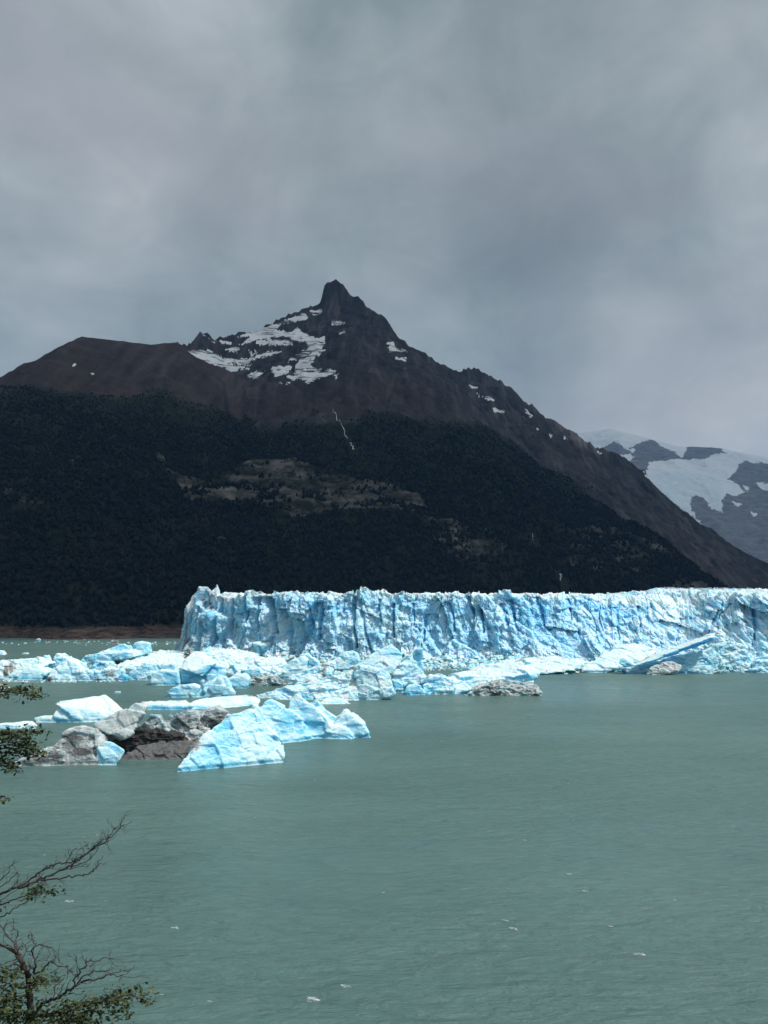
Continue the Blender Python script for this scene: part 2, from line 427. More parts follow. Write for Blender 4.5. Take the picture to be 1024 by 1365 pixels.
for ring, (zz, rr) in enumerate(((.12, .75), (.55, 1.0))):
    for k in range(sides):
        a = ph + 2 * math.pi * (k + .5 * ring) / sides; r = rad * rr * rng.uniform(.65, 1.3, n)
        V[:, ring * sides + k, 0] = fx + r * np.cos(a); V[:, ring * sides + k, 1] = fy + r * np.sin(a); V[:, ring * sides + k, 2] = fz + hgt * (zz + rng.uniform(-.1, .12, n))
V[:, -1, 0] = fx + rad * rng.uniform(-.3, .3, n); V[:, -1, 1] = fy; V[:, -1, 2] = fz + hgt
T = []
for k in range(sides):
    k2 = (k + 1) % sides
    T += [(k, k2, sides + k), (k2, sides + k2, sides + k), (sides + k, sides + k2, 2 * sides)]
T = (np.array(T)[None] + (np.arange(n) * (2 * sides + 1))[:, None, None]).reshape(-1, 3)
tint = np.repeat(rng.random(n), 2 * sides + 1)
m, nt, b = newmat('forest_canopy'); g = NT(nt)
g.link(g.mix(g.math('POWER', g.attr('tint'), 2.0), (.006, .010, .011), (.014, .019, .016)), b.inputs['Base Color']); b.inputs['Roughness'].default_value = .9; b.inputs['Specular IOR Level'].default_value = .1
tag(obj('forest', make_mesh('forest', V.reshape(-1, 3), tris=T, attrs=dict(tint=tint), mats=[m])), 'dense dark forest covering the lower mountain slopes', kind='stuff')

# ------------------------------------------------------------------ far mountain
RD = [(640, 640, 11500), (740, 588, 11000), (773, 577, 10800), (814, 572, 10600), (850, 580, 10500), (868, 586, 10500), (904, 595, 10600), (959, 597, 10700), (995, 605, 10800), (1024, 611, 10900), (1120, 640, 11000), (1250, 640, 11000)]
RE = [(760, 640, 9300), (795, 605, 9300), (807, 599, 9300), (820, 591, 9300), (829, 597, 9250), (838, 604, 9200), (850, 622, 9000), (865, 640, 8800)]
RF = [(959, 597, 10700), (985, 640, 9700), (990, 680, 9000), (1010, 740, 8200)]
RG = [(1080, 610, 10900), (1090, 660, 9600), (1095, 750, 8300)]
RD, RE, RF, RG = [[(a, b_, c_ * 1.3) for a, b_, c_ in r_] for r_ in (RD, RE, RF, RG)]
dx = np.arange(1900, 8000, 20.); dy = np.arange(5200, 15900, 20.)
DX, DY = np.meshgrid(dx, dy, indexing='ij')
DZ, DD, DW = ridge_field(DX, DY, [(RD, .42, 30, 120, 30), (RE, .5, 30, 60, 8), (RF, .5, 10, 60, 20), (RG, .5, 10, 60, 20)], 1.2)
DZ += sstep(10, 500, DD) * (95 * rid2(DX / 600, DY / 600, 5, 5) + 20 * fbm2(DX / 150, DY / 150, 9)) + 10 * fbm2(DX / 90, DY / 90, 12)
DZ = np.maximum(DZ, np.minimum((DY - 7600) * .30, 900) + 40 * fbm2(DX / 300, DY / 300, 23))
PX2, PY2 = project(DX, DY, DZ)
PX2 = PX2 + 2.5 * fbm2(DX / 70, DY / 70, 15, 3); PY2 = PY2 + 2.0 * fbm2(DX / 70, DY / 70, 19, 3)
SD = [[(740, 600), (773, 570), (814, 566), (850, 575), (866, 586), (848, 592), (836, 600), (820, 588), (800, 598), (780, 604)],
      [(861, 630), (866, 616), (900, 612), (940, 612), (955, 604), (968, 605), (993, 614), (985, 620), (978, 632), (970, 638), (985, 648), (992, 655), (982, 662), (968, 658), (962, 668), (964, 684), (950, 678), (935, 662), (922, 662), (920, 672), (928, 692), (915, 682), (890, 665), (866, 650)],
      [(868, 584), (905, 593), (915, 594), (915, 600), (908, 610), (900, 603), (880, 594)], [(956, 592), (1030, 605), (1030, 618), (1000, 617), (965, 603)], [(1008, 642), (1030, 645), (1030, 655), (1015, 652)], [(812, 610), (840, 604), (846, 610), (832, 618)], [(838, 598), (848, 598), (844, 604)],
      [(975, 668), (990, 672), (984, 678)], [(990, 645), (1000, 650), (995, 655)], [(925, 690), (932, 694), (935, 702), (928, 698)], [(1000, 682), (1010, 684), (1004, 690)]]
sD = np.zeros(DX.shape)
for P in SD: sD = np.maximum(sD, inpoly(PX2, PY2, P))
bD = .6 * inpoly(PX2 + 8 * fbm2(DX / 200, DY / 200, 29), PY2, [(862, 636), (900, 628), (940, 632), (965, 640), (962, 680), (935, 665), (915, 680), (880, 660)]) * 1.
tag(obj('far_mountain', make_mesh('far_mountain', np.stack([DX, DY, DZ], -1).reshape(-1, 3), gridq(len(dx), len(dy)), smooth=True, attrs=dict(snow=sD.ravel(), blue=bD.ravel()), mats=[mountain_material('far_rock', True)])),
    'hazy far mountain with a hanging glacier at the right edge', kind='structure')

# ------------------------------------------------------------------ glacier
fp = [(237, 873), (300, 876), (380, 879), (470, 881), (560, 882), (640, 884), (720, 886), (800, 888), (900, 890), (1024, 893), (1150, 897), (1300, 900)]
F = [np.array([-150., 1290.]), np.array([-190., 1020.])] + [at(a, b_, ground(b_))[:2] for a, b_ in fp]
F[2] = F[2] + np.array([1.0, 0])
F.insert(2, F[2] + np.array([-1.5, 14.]))
seg = [np.linalg.norm(b_ - a) for a, b_ in zip(F[:-1], F[1:])]
cum = np.concatenate([[0], np.cumsum(seg)])
su = np.arange(0, cum[-1], .55)
bx = np.interp(su, cum, [p[0] for p in F]); by = np.interp(su, cum, [p[1] for p in F])
ker = np.exp(-np.linspace(-2, 2, 21) ** 2); ker /= ker.sum()
def blur(a, e=10): return np.convolve(np.pad(a, e, mode='edge'), ker, 'valid')
bx = blur(bx); by = blur(by)
tx = np.gradient(bx); ty = np.gradient(by); L = np.hypot(tx, ty) + 1e-9
nx, ny = ty / L, -tx / L                                   # outward (towards the lake)
pxs, _ = project(bx, by, np.zeros_like(bx))
corner = cum[3]
toprow = [(200, 800), (238, 845), (240, 822), (246, 812), (252, 804), (254, 796), (256.5, 787), (259, 782), (264, 782), (266, 786), (267, 801), (269.5, 802), (270.4, 786), (272, 779), (275, 783), (276.5, 794), (282, 794), (286, 797), (305, 796), (312, 791), (316, 794), (320, 788), (328, 786), (331, 790), (336, 788), (342, 793), (346, 791), (373, 790), (395, 788), (428, 791), (450, 791), (466, 787), (482, 785), (493, 788), (502, 786), (518, 791), (540, 791), (573, 791), (608, 791), (644, 791), (655, 788), (671, 789), (688, 794), (715, 792), (760, 794), (800, 797), (860, 798), (920, 798), (960, 796), (982, 793), (1024, 790), (1100, 788), (1300, 788)]
tr = np.interp(pxs, [a for a, _ in toprow], [b_ for _, b_ in toprow])
setb = np.interp(pxs, [237, 300, 420, 560, 700, 800, 920, 960, 1024, 1300], [8, 10, 16, 26, 45, 75, 80, 55, 40, 40])
front = su >= corner - 6
ytop = by + setb
ztop = np.array([at(p, r_, y)[2] for p, r_, y in zip(pxs, tr, ytop)])
sidez = 46 - 12 * sstep(0, 200, corner - su) + 2 * fbm2(su / 9, su * 0, 3)
ztop = np.where(front, ztop, np.minimum(sidez, 50))
ztop = ztop + (2.2 * facet(su, su * 0 + .3, 6, 1, 5)[0] + 1.2 * facet(su, su * 0 + .4, 2.4, 1, 6)[0]) * np.where(pxs > 345, 1, np.where(pxs > 282, .4, .12)) + .5 * fbm2(su / 1.6, su * 0, 8, 2)
nv = 112
v = np.linspace(0, 1, nv)
SU, VV = np.meshgrid(su, v, indexing='ij')
BX = bx[:, None] + 0 * VV; BY = by[:, None] + 0 * VV; NX = nx[:, None] + 0 * VV; NY = ny[:, None] + 0 * VV
ZT = ztop[:, None] + 0 * VV; PXS = pxs[:, None] + 0 * VV
WZ = -3 + (ZT + 3) * VV
shear = sstep(540, 680, PXS) * .55
UU = SU + shear * WZ + 4 * fbm2(SU / 40, WZ / 40, 90)
prof = np.where(PXS > 560, VV ** 1.15, VV ** 1.6)
back = setb[:, None] * prof
f1, r1 = facet(UU + 5 * vn2(UU / 22, WZ / 22, 99), WZ + .3 * UU, 30, 38, 101)
f2, r2 = facet(UU + 2 * vn2(UU / 9, WZ / 9, 98), WZ - .35 * UU, 11, 14, 103)
f3, r3 = facet(UU + .25 * WZ, WZ, 4.2, 6.5, 107)
f4, r4 = facet(UU, WZ, 1.7, 2.3, 109)
disp = 7.0 * f1 + 3.0 * f2 + 1.6 * f3 + .7 * f4 + 1.5 * facet(UU + 2.5 * vn2(UU / 8, WZ / 8, 97), WZ + .45 * UU, 10, 5.5, 113)[0] + .8 * facet(UU - .5 * WZ, WZ, 5, 3.2, 114)[0] + .5 * fbm2(SU / 3, WZ / 3, 111, 3)
# cracks running down from the top
n_ = vn2(UU / 26 + .8 * fbm2(UU / 9, WZ / 20, 121), WZ / 70, 123)
gr = np.exp(-(n_ / .035) ** 2) * sstep(.25, .8, VV + .35 * vn2(UU / 13, WZ / 60, 125))
blue = .40 + .30 * (r1 - .5) + .30 * (r2 - .5) + .12 * (r3 - .5) - .22 * (VV > .93) - .10 * sstep(.8, 1, VV) + .25 * fbm2(UU / 50, WZ / 30, 131)
disp -= 2.2 * gr; blue += .40 * gr
WPX, WPY = project(BX, BY + back, WZ)
for (x1, y1, x2, y2, w, d, bl) in ((371, 813, 393, 890, 9, 9, .30), (421, 804, 399, 885, 7, 8, .3), (347, 797, 362, 842, 4, 7, .3), (336, 798, 339, 838, 2.5, 5, .5), (325, 798, 322, 832, 2, 4, .5), (304, 800, 303, 835, 2, 5, .3), (286, 798, 286, 880, 2.2, 5, .1), (252, 806, 248, 880, 2, 4, .1), (271, 830, 270, 880, 2, 4, .1), (467, 797, 474, 860, 3, 6, .2), (476, 800, 492, 862, 3, 5, .2), (503, 800, 505, 825, 2.5, 4, .5), (521, 806, 524, 846, 2, 5, .6), (547, 806, 549, 830, 2, 4, .7), (562, 820, 562, 852, 2, 5, .7), (612, 796, 622, 822, 2.5, 5, .8), (627, 808, 638, 840, 2.2, 5, .7), (655, 806, 668, 830, 4, 5, .7), (664, 800, 676, 826, 3, 5, .8), (697, 798, 713, 830, 2.5, 5, .7), (672, 820, 684, 842, 2, 4, .5), (733, 800, 745, 828, 2, 4, .5), (770, 803, 778, 822, 2, 4, .6), (828, 810, 838, 832, 2.5, 5, .5), (884, 826, 888, 846, 3, 5, .6), (940, 815, 930, 848, 3, 5, .6), (953, 806, 943, 822, 2, 4, .5), (990, 812, 1000, 850, 3, 5, .5), (430, 812, 425, 850, 2.5, 5, .5), (410, 812, 414, 840, 2, 4, .5), (590, 806, 600, 838, 2, 4, .4), (800, 812, 815, 850, 2.5, 4, .4)):
    t = np.clip((WPY - y1) / (y2 - y1), 0, 1)
    dd = WPX - (x1 + (x2 - x1) * t) + 1.5 * vn2(UU / 5, WZ / 9, 133)
    e = np.exp(-(dd / (w * (1.1 - .6 * t))) ** 2) * (WPY > y1 - 2) * (WPY < y2 + 4)
    disp -= np.where(x1 < 360, 1.8, 1.05) * d * e; blue += .55 * bl * e * (1 + .8 * vn2(UU / 3, WZ / 5, 135))
disp *= sstep(0, .10, VV) * .75 + .25
disp *= .5 + .5 * sstep(corner + 2, corner + 30, SU)
disp = np.where(np.isclose(VV, 1), np.minimum(disp, 3), disp)
rubble = 1 - sstep(.05, .3, VV + .15 * vn2(UU / 11, WZ / 30, 137))
disp += 5 * rubble + 1.6 * rubble * f4; blue -= .12 * rubble
WXp = BX + NX * (disp - back); WYp = BY + NY * (disp - back)
WZ = WZ + .8 * f3 * sstep(.1, .5, VV) * (VV < .97)
dirt = .5 * (1 - sstep(245, 320, PXS)) * (.5 + .9 * vn2(SU / 3.0, WZ / 45, 141)) + .12 * (VV > .93)
dirt = np.clip(dirt, 0, 1)
groot = tag(empty('glacier', (0, 800, 0)), 'broad blue-white glacier ending in a tall crevassed ice wall across the lake', 'glacier')
def gpart(name, P, nu, nv_, at_):
    P = P.reshape(-1, 3) - np.array([0, 800, 0])
    return obj(name, make_mesh(name, P, gridq(nu, nv_), attrs=at_, mats=[ICE]), groot)
gpart('ice_wall', np.stack([WXp, WYp, WZ], -1), len(su), nv, dict(blue=blue.ravel(), dirt=dirt.ravel()))
# the surface behind the edge
bk = np.concatenate([np.arange(0, 60, 1.2), np.geomspace(60, 3000, 150)]); nb = len(bk)
TXe, TYe, TZe = WXp[:, -1], WYp[:, -1], WZ[:, -1]
dirx = np.where(front, 0, 1.0)[:, None]; 
frx = sstep(corner - 60, corner + 40, su)[:, None]
bd = bk[None, :]
FXs = TXe[:, None] + bd * (1 - frx) * .75 + bd * .10 * frx
FYs = TYe[:, None] + bd * (.25 + .75 * frx)
# the side edge only reaches a short way in
lim = np.minimum(bd, 120 + 3000 * frx ** 8); FXs = TXe[:, None] + lim * ((1 - frx) * .75 + .10 * frx); FYs = TYe[:, None] + lim * (.25 + .75 * frx)
ang = FXs / FYs
far = 58.0 + 2.3 * sstep(900, 2400, FYs)
lowz = 56 - 58 * sstep(840, 1700, FYs)
right = sstep(.235, .31, ang)
zf = lowz * (1 - right) + far * right
b1_, q1 = facet(FXs, FYs, 17, 9, 201); b2_, q2 = facet(FXs, FYs, 6, 4, 203)
zf = zf + (3.2 * b1_ + 1.4 * b2_) * (1 - .35 * sstep(1100, 1800, FYs)) + 2.4 * rid2(FXs / 40, FYs / 18, 205, 3) * right
bl_ = sstep(0, 14, bd)
zf = TZe[:, None] * (1 - bl_) + zf * bl_
zf[:, 0] = TZe
crev = np.exp(-(vn2(FXs / 30 + FYs / 60, FYs / 9, 207) / .12) ** 2)
zf -= 1.6 * crev * bl_
fblue = .10 + .25 * (q1 - .5) + .35 * crev * bl_
fdirt = np.clip(.20 + .20 * fbm2(FXs / 60, FYs / 25, 209) + .10 * sstep(950, 1400, FYs), 0, 1) * bl_
gpart('ice_field', np.stack([FXs, FYs, zf], -1), len(su), nb, dict(blue=fblue.ravel(), dirt=fdirt.ravel()))

# ------------------------------------------------------------------ icebergs
def H(outline, base, th, lean=.35, k=.8, kz=.92, float_=True):
    """one angular block: front outline on the photo, own distance, depth and lean"""
    P = []
    for px, py in outline:
        row = base if not isinstance(base, tuple) else np.interp(px, [base[0][0], base[1][0]], [base[0][1], base[1][1]])
        D = y = ground(row)
        for _ in range(4):
            p = at(px, py, y); y = D + max(0, p[2]) * lean
        P.append(p)
    P = np.array(P)
    low = P[:, 2] < min(1.3, .35 * P[:, 2].max())
    if float_: P[low, 2] = -3.0
    c = P.mean(0)
    B = P.copy(); B[:, 0] = c[0] + (P[:, 0] - c[0]) * k; B[:, 1] = P[:, 1] + th; up = P[:, 2] > 0; B[up, 2] = P[up, 2] * kz
    return np.concatenate([P, B])

def X(pts, base):
    """explicit points: (px, py, metres behind the waterline)"""
    D = ground(base); P = np.array([at(a, b_, D + d) for a, b_, d in pts]); P[P[:, 2] < min(.8, .35 * P[:, 2].max()), 2] = -3.0
    return P

BERGS = []
def iceberg(name, label, cat, hulls, blue=.35, dirt=0.0, rough=1.0, smooth=3, group=None, parent=None, mat=None, melt=0.0, vox=None, dirtspots=(), face=0.0):
    allp = np.concatenate(hulls); c = np.array([allp[:, 0].mean(), allp[:, 1].min(), 0.]) if parent is None else None
    org = c if c is not None else np.array(parent.location)
    bm = bmesh.new()
    for P in hulls:
        vs = [bm.verts.new(tuple(p - org)) for p in P]
        r = bmesh.ops.convex_hull(bm, input=vs)
        dead = set(r['geom_interior']) | set(r['geom_unused'])
        bmesh.ops.delete(bm, geom=[e for e in dead if isinstance(e, bmesh.types.BMVert)], context='VERTS')
    me = bpy.data.meshes.new(name); bm.to_mesh(me); bm.free()
    o = obj(name, me, parent)
    if parent is None: o.location = c; tag(o, label, cat, group)
    elif label: o['label'] = label
    md = o.modifiers.new('r', 'REMESH'); md.mode = 'VOXEL'
    vx = vox or allp[:, 1].mean() * .00092
    vx = min([vx] + [np.ptp(P, axis=0).min() / 5 for P in hulls])
    md.voxel_size = vx; md.adaptivity = 0
    BERGS.append(dict(o=o, blue=blue, dirt=dirt, rough=rough, smooth=smooth, mat=mat or BERG, melt=melt, org=org, vx=vx, spots=dirtspots, face=face))
    return o

os_bad = []
def finish_bergs():
    dg = bpy.context.evaluated_depsgraph_get(); dg.update()
    for i, B in enumerate(BERGS):
        o = B['o']; e = o.evaluated_get(dg); me = e.to_mesh()
        n = len(me.vertices)
        if n < 60: print('EMPTY', i, n, len(o.data.vertices), o.name, o.get('label'), B['vx'], flush=True); os_bad.append(i)
        V = np.empty(n * 3, np.float32); me.vertices.foreach_get('co', V); V = V.reshape(-1, 3).astype(float)
        nf = len(me.polygons); q = np.empty(nf * 4, np.int32); me.loops.foreach_get('vertex_index', q); q = q.reshape(-1, 4)
        e.to_mesh_clear()
        E = np.concatenate([q[:, [0, 1]], q[:, [1, 2]], q[:, [2, 3]], q[:, [3, 0]]])
        a, b_ = E[:, 0], E[:, 1]
        cnt = np.bincount(a, minlength=n) + np.bincount(b_, minlength=n)
        def lap(V):
            S = np.stack([np.bincount(a, V[b_, k], n) + np.bincount(b_, V[a, k], n) for k in range(3)], 1) / np.maximum(cnt, 1)[:, None]
            return S
        for _ in range(B['smooth']): V = V * .4 + lap(V) * .6
        def normals(V):
            fn = np.cross(V[q[:, 2]] - V[q[:, 0]], V[q[:, 3]] - V[q[:, 1]])
            N = np.stack([sum(np.bincount(q[:, j], fn[:, k], n) for j in range(4)) for k in range(3)], 1)
            return N / (np.linalg.norm(N, axis=1, keepdims=True) + 1e-9)
        W = V + B['org']; Nn = normals(V)
        size = max(4.0, min(22., np.ptp(V[:, 2]) * 1.3)); s = 300 + i * 7; r = B['rough']
        big = fbm3(W, size * .55, s, 3)
        rid = 1 - 2 * np.abs(fbm3(W, size * .3, s + 3, 3))
        # angular breaks: planes of random tilt
        u = W[:, 0] * .8 + W[:, 1] * .5; w = W[:, 2] + .3 * W[:, 1]
        fc, rc = facet(u, w, size * .34, size * .26, s + 5); fc2, rc2 = facet(u - .4 * w, w, size * .13, size * .1, s + 6)
        d = r * size * (.042 * big + .006 * (rid - .4) + .055 * fc + .020 * r * r * fc2)
        # melt flutes on smooth bergs
        if B['melt']:
            d += B['melt'] * size * .004 * np.sin((W[:, 0] * .9 + W[:, 2] * .7 + 3 * big) * 6.28 / (size * .22))
            d -= B['melt'] * size * .05 * np.maximum(0, fbm3(W, size * .4, s + 8, 2))
        d -= r * size * .022 * np.maximum(0, fbm3(W, size * .16, s + 21, 2))
        d += r * B['vx'] * .7 * fbm3(W, B['vx'] * 3.5, s + 9, 2)
        V = V + Nn * d[:, None]
        V = V * .9 + lap(V) * .1
        Nn = normals(V)
        # wave-cut notch just above the water
        W = V + B['org']
        notch = np.exp(-((W[:, 2] - .5) / .7) ** 2)
        V[:, :2] -= Nn[:, :2] * (notch * .5)[:, None]
        blue = B['blue'] + .6 * fbm3(W, size * .45, s + 11, 3) + .18 * (rc - .5) + .12 * (rc2 - .5) + .35 * notch - .15 * sstep(.2, .9, Nn[:, 2]) + .3 * np.maximum(0, -Nn[:, 2]) + .25 * np.clip(-d / (size * .05), 0, 1)
        blue += B['face'] * (1 - sstep(-.15, .45, Nn[:, 2])) - .5 * B['face'] * sstep(.3, .8, Nn[:, 2])  # side and under faces coloured bluer as if shaded, tops paler
        dirt = B['dirt'] * (1 + 1.0 * fbm3(W, size * .35, s + 12, 3)) + 0 * W[:, 0]
        if len(B['spots']):
            ppx, ppy = project(W[:, 0], W[:, 1], W[:, 2])
            for (x, y, rx, ry, amt) in B['spots']:
                dirt += amt * np.exp(-((ppx - x) / rx) ** 2 - ((ppy - y) / ry) ** 2)
        nm = o.data.name; old = o.data
        o.modifiers.clear()
        o.data = make_mesh(nm, V, q, attrs=dict(blue=blue, dirt=np.clip(dirt, 0, 1.2)), mats=[B['mat']], smooth=B['melt'] > 0 or B['rough'] < .7)
        bpy.data.meshes.remove(old)

# --- the near group
iceberg('iceberg', 'nearest iceberg, a light blue pyramid with a broad triangular front face', 'iceberg', [
    H([(228, 1030), (232, 1025), (262, 1012), (300, 1015), (290, 1028), (262, 1031)], ((228, 1031), (379, 1017)), 10, .9, .9, .9),
    H([(228, 1030), (236, 1024), (251, 1002), (271, 981), (302, 955), (330, 945), (339, 946), (353, 967), (377, 992), (379, 1009), (377, 1016), (319, 1025), (262, 1031)], ((228, 1031), (379, 1017)), 18, .75, .8, .93),
    H([(243, 1016), (255, 996), (272, 980), (282, 975), (275, 1000), (262, 1015)], 1020, 14, .4, .9, .9),
    H([(285, 975), (303, 951), (315, 951), (322, 965), (300, 985)], 1012, 14, .3, .9, .9, False)], .36, .0, .8, 2, melt=.5, dirtspots=[(260, 990, 9, 14, .75)])
iceberg('iceberg', 'twin-peaked blue iceberg with a long low right tail behind the nearest pyramid', 'iceberg', [
    H([(335, 1000), (342, 948), (352, 935), (362, 932), (379, 941), (401, 958), (425, 984), (415, 989), (379, 993)], ((335, 998), (425, 986)), 18, .7, .85, .7),
    H([(384, 946), (389, 924), (392, 921), (399, 928), (412, 937), (437, 956), (446, 985), (425, 986), (402, 985)], 985, 14, .35, .9, .8),
    H([(400, 940), (420, 934), (432, 944), (448, 956), (450, 982), (420, 984)], 983, 16, .6, .9, .8),
    H([(436, 985), (446, 962), (457, 945), (462, 947), (471, 959), (487, 970), (499, 980), (461, 985)], 984, 16, .5, .85, .9),
    H([(345, 992), (365, 962), (400, 957), (440, 966), (465, 972), (480, 984), (425, 989)], 986, 24, .9, .9, .9)], .46, 0, .75, 2, melt=.8)
root = tag(empty('dirty_iceberg', tuple(at(140, 1018, ground(1018)) * np.array([1, 1, 0]))), 'grey dirt-covered iceberg lying low in the water at the left', 'iceberg')
CAVE_BLACK = simple('cave_shade_black', (.012, .012, .013), (.045, .042, .040), 1.2, .6, .7, .3)
DEBRIS = simple('wet_debris', (.052, .054, .056), (.160, .160, .160), .7, .8, .6, .25)
GREY = ice_material('dirty_ice', white=(.60, .64, .64), blue=(.36, .47, .50), dirt=(.046, .047, .048), fine=1.2, bmp=.9, streak=R(32))
iceberg('ice_dome', 'grey rounded ice hump streaked with dark dirt', None, [
    H([(16, 1016), (34, 1009), (48, 1003), (62, 997), (90, 1003), (90, 1021), (34, 1022), (14, 1022)], 1022, 12, .8, .9, .9),
    H([(62, 1010), (66, 1000), (74, 991), (84, 977), (92, 971), (109, 968), (123, 970), (133, 981), (138, 998), (128, 1022), (83, 1022)], 1021, 14, .7, .85, .85)], .15, .36, .6, 4, melt=.5, parent=root, mat=GREY, dirtspots=[(112, 1002, 18, 6, .6), (98, 983, 8, 3, .5), (75, 1008, 14, 3, .45), (122, 985, 8, 4, .4), (60, 1014, 14, 2.5, .4)])
iceberg('ice_crest', 'tall pale grey-white leaning ice crest', None, [
    H([(122, 968), (134, 957), (153, 949), (171, 946), (182, 958), (182, 970), (173, 981), (163, 984), (145, 980)], 1012, 10, .5, .9, .95, False),
    H([(165, 962), (170, 946), (175, 939), (181, 936), (190, 938), (195, 942), (192, 950), (180, 960)], 1011, 7, .4, .9, .97, False),
    H([(130, 985), (150, 960), (175, 960), (180, 985), (160, 1000), (135, 1000)], 1006, 7, .1, .9, .97, False)], .12, .02, .6, 3, melt=.4, parent=root, mat=GREY)
iceberg('cave_shade', 'black block painted as the shaded cave under the pale crest', None, [H([(148, 992), (163, 982), (182, 972), (205, 974), (243, 983), (250, 990), (205, 999), (170, 1005)], 1007, 8, .2, .95, .95, False)], 0, 1, 1.3, 2, parent=root, mat=CAVE_BLACK)  # black lump stands in for the shade of the cave
iceberg('ice_fin', 'small clean pale blue fin', None, [
    H([(126, 1022), (134, 1004), (129, 989), (137, 986), (153, 988), (167, 1000), (164, 1007), (149, 1021)], 1021, 5, .6, .8, .7)], .35, 0, .6, 5, parent=root, melt=.6)
iceberg('debris_slab', 'low dark brown slab of gravelly debris', None, [
    H([(146, 1019), (165, 1007), (185, 995), (205, 990), (250, 988), (264, 994), (252, 1011), (200, 1016)], 1015, 16, 1.9, .9, .7),
    H([(140, 1010), (160, 990), (200, 981), (245, 984), (250, 992), (200, 1000)], 1003, 10, .6, .9, .9)], .1, .9, .8, 2, parent=root, mat=DEBRIS)
iceberg('ice_rubble', 'jumbled ridge of dirty white ice blocks', None, [
    H([(182, 967), (198, 958), (202, 952), (210, 952), (214, 962), (225, 975), (218, 981), (194, 982), (184, 978)], 1000, 9, .3, .9, .95, False),
    H([(214, 963), (225, 957), (236, 958), (249, 949), (262, 950), (268, 963), (255, 977), (243, 985), (218, 983)], 999, 9, .3, .9, .95, False),
    H([(255, 956), (276, 948), (289, 945), (302, 950), (300, 960), (290, 968), (268, 976), (258, 970)], 997, 9, .3, .9, .95, False),
    H([(243, 986), (258, 973), (270, 968), (280, 972), (272, 980), (253, 989)], 1003, 6, .3, .9, .95, False),
    H([(185, 990), (200, 975), (300, 968), (300, 985), (250, 995)], 994, 8, .1, .95, 1, True)], .15, .33, 1.2, 1, parent=root, mat=GREY)
iceberg('iceberg', 'bright white tilted iceberg with a smooth ridged top and blue shaded foot', 'iceberg', [
    X([(73, 938, 1), (84, 948, 0), (97, 955, 0), (116, 961, 0), (130, 963, 0), (165, 953, 6), (78, 934, 15), (109, 933, 18), (125, 930, 20), (141, 926, 22), (149, 933, 22), (160, 942, 20), (169, 949, 16)], 963),
    X([(69, 964, 2), (70, 954, 2), (74, 945, 4), (100, 957, 3), (128, 964, 2), (120, 950, 12), (80, 945, 14), (165, 956, 9), (150, 950, 16)], 964),
    X([(44, 956, 6), (69, 953, 6), (72, 965, 2), (47, 965, 2), (60, 953, 12), (75, 955, 8)], 965)], .12, 0, .45, 3, melt=.5, face=.55)
iceberg('ice_floe', 'flat pale blue floe at the left edge under the white tilted iceberg', 'ice floe', [
    X([(-30, 976, 0), (-20, 966, 5), (0, 965, 4), (20, 962, 6), (45, 960, 6), (51, 967, 2), (48, 970, 0), (0, 975, 0), (10, 966, 16)], 972)], .35, 0, .6, 4, melt=.4)
iceberg('iceberg', 'long low pale blue iceberg stretching behind the grey rubble ridge', 'iceberg', [
    X([(184, 938, 4), (188, 945, 0), (198, 948, 0), (250, 947, 1), (215, 934, 14), (250, 933, 18), (190, 935, 10), (260, 940, 2)], 947),
    X([(245, 947, 1), (255, 935, 8), (300, 928, 24), (333, 925, 36), (346, 929, 34), (350, 935, 26), (340, 941, 12), (300, 944, 5), (270, 931, 20)], 947)], .42, 0, .6, 5, melt=.5)
iceberg('iceberg', 'small ribbed white ice block left of the leaning blue slab', 'iceberg', [H([(220, 930), (222, 921), (233, 915), (256, 912), (267, 917), (254, 931)], 930, 14, .5)], .3, 0, .7, 3, melt=.6)
iceberg('iceberg', 'leaning blue-white slab with a pointed top, between the block and the long low iceberg', 'iceberg', [H([(246, 930), (270, 914), (292, 899), (300, 901), (307, 913), (314, 923), (310, 929), (264, 931)], 930, 12, .7, .85, .8), H([(262, 930), (290, 905), (296, 901), (300, 915), (290, 930)], 932, 5, .4, .9)], .35, 0, .7, 3, melt=.4)
iceberg('iceberg', 'big tilted ice block with a shaded blue lower face in front of the glacier corner', 'iceberg', [
    X([(238, 890, 6), (247, 876, 14), (257, 867, 20), (271, 867, 22), (283, 877, 16), (288, 884, 5), (270, 903, 0), (255, 895, 0), (245, 893, 1), (285, 890, 22)], 913),
    X([(241, 912, 3), (240, 893, 4), (268, 902, 3), (272, 913, 3), (262, 914, 2), (275, 885, 16), (245, 885, 18), (285, 900, 12)], 913),
    X([(272, 914, 2), (280, 880, 8), (300, 889, 12), (304, 897, 9), (291, 911, 3), (285, 914, 2), (290, 885, 20)], 913)], .30, 0, .5, 2, melt=.2, face=.5)
iceberg('iceberg', 'squarish flat-topped blue block at the water beside the big tilted block', 'iceberg', [H([(198, 914), (202, 897), (212, 893), (238, 895), (240, 914)], 914, 12, .45, .9, .95)], .42, 0, .5, 3, melt=.2)
iceberg('iceberg', 'rounded white-topped block right of the big tilted block', 'iceberg', [H([(302, 905), (313, 898), (328, 899), (333, 906), (331, 916), (320, 919), (308, 917)], 918, 14, .6)], .35, 0, .6, 4, melt=.2)

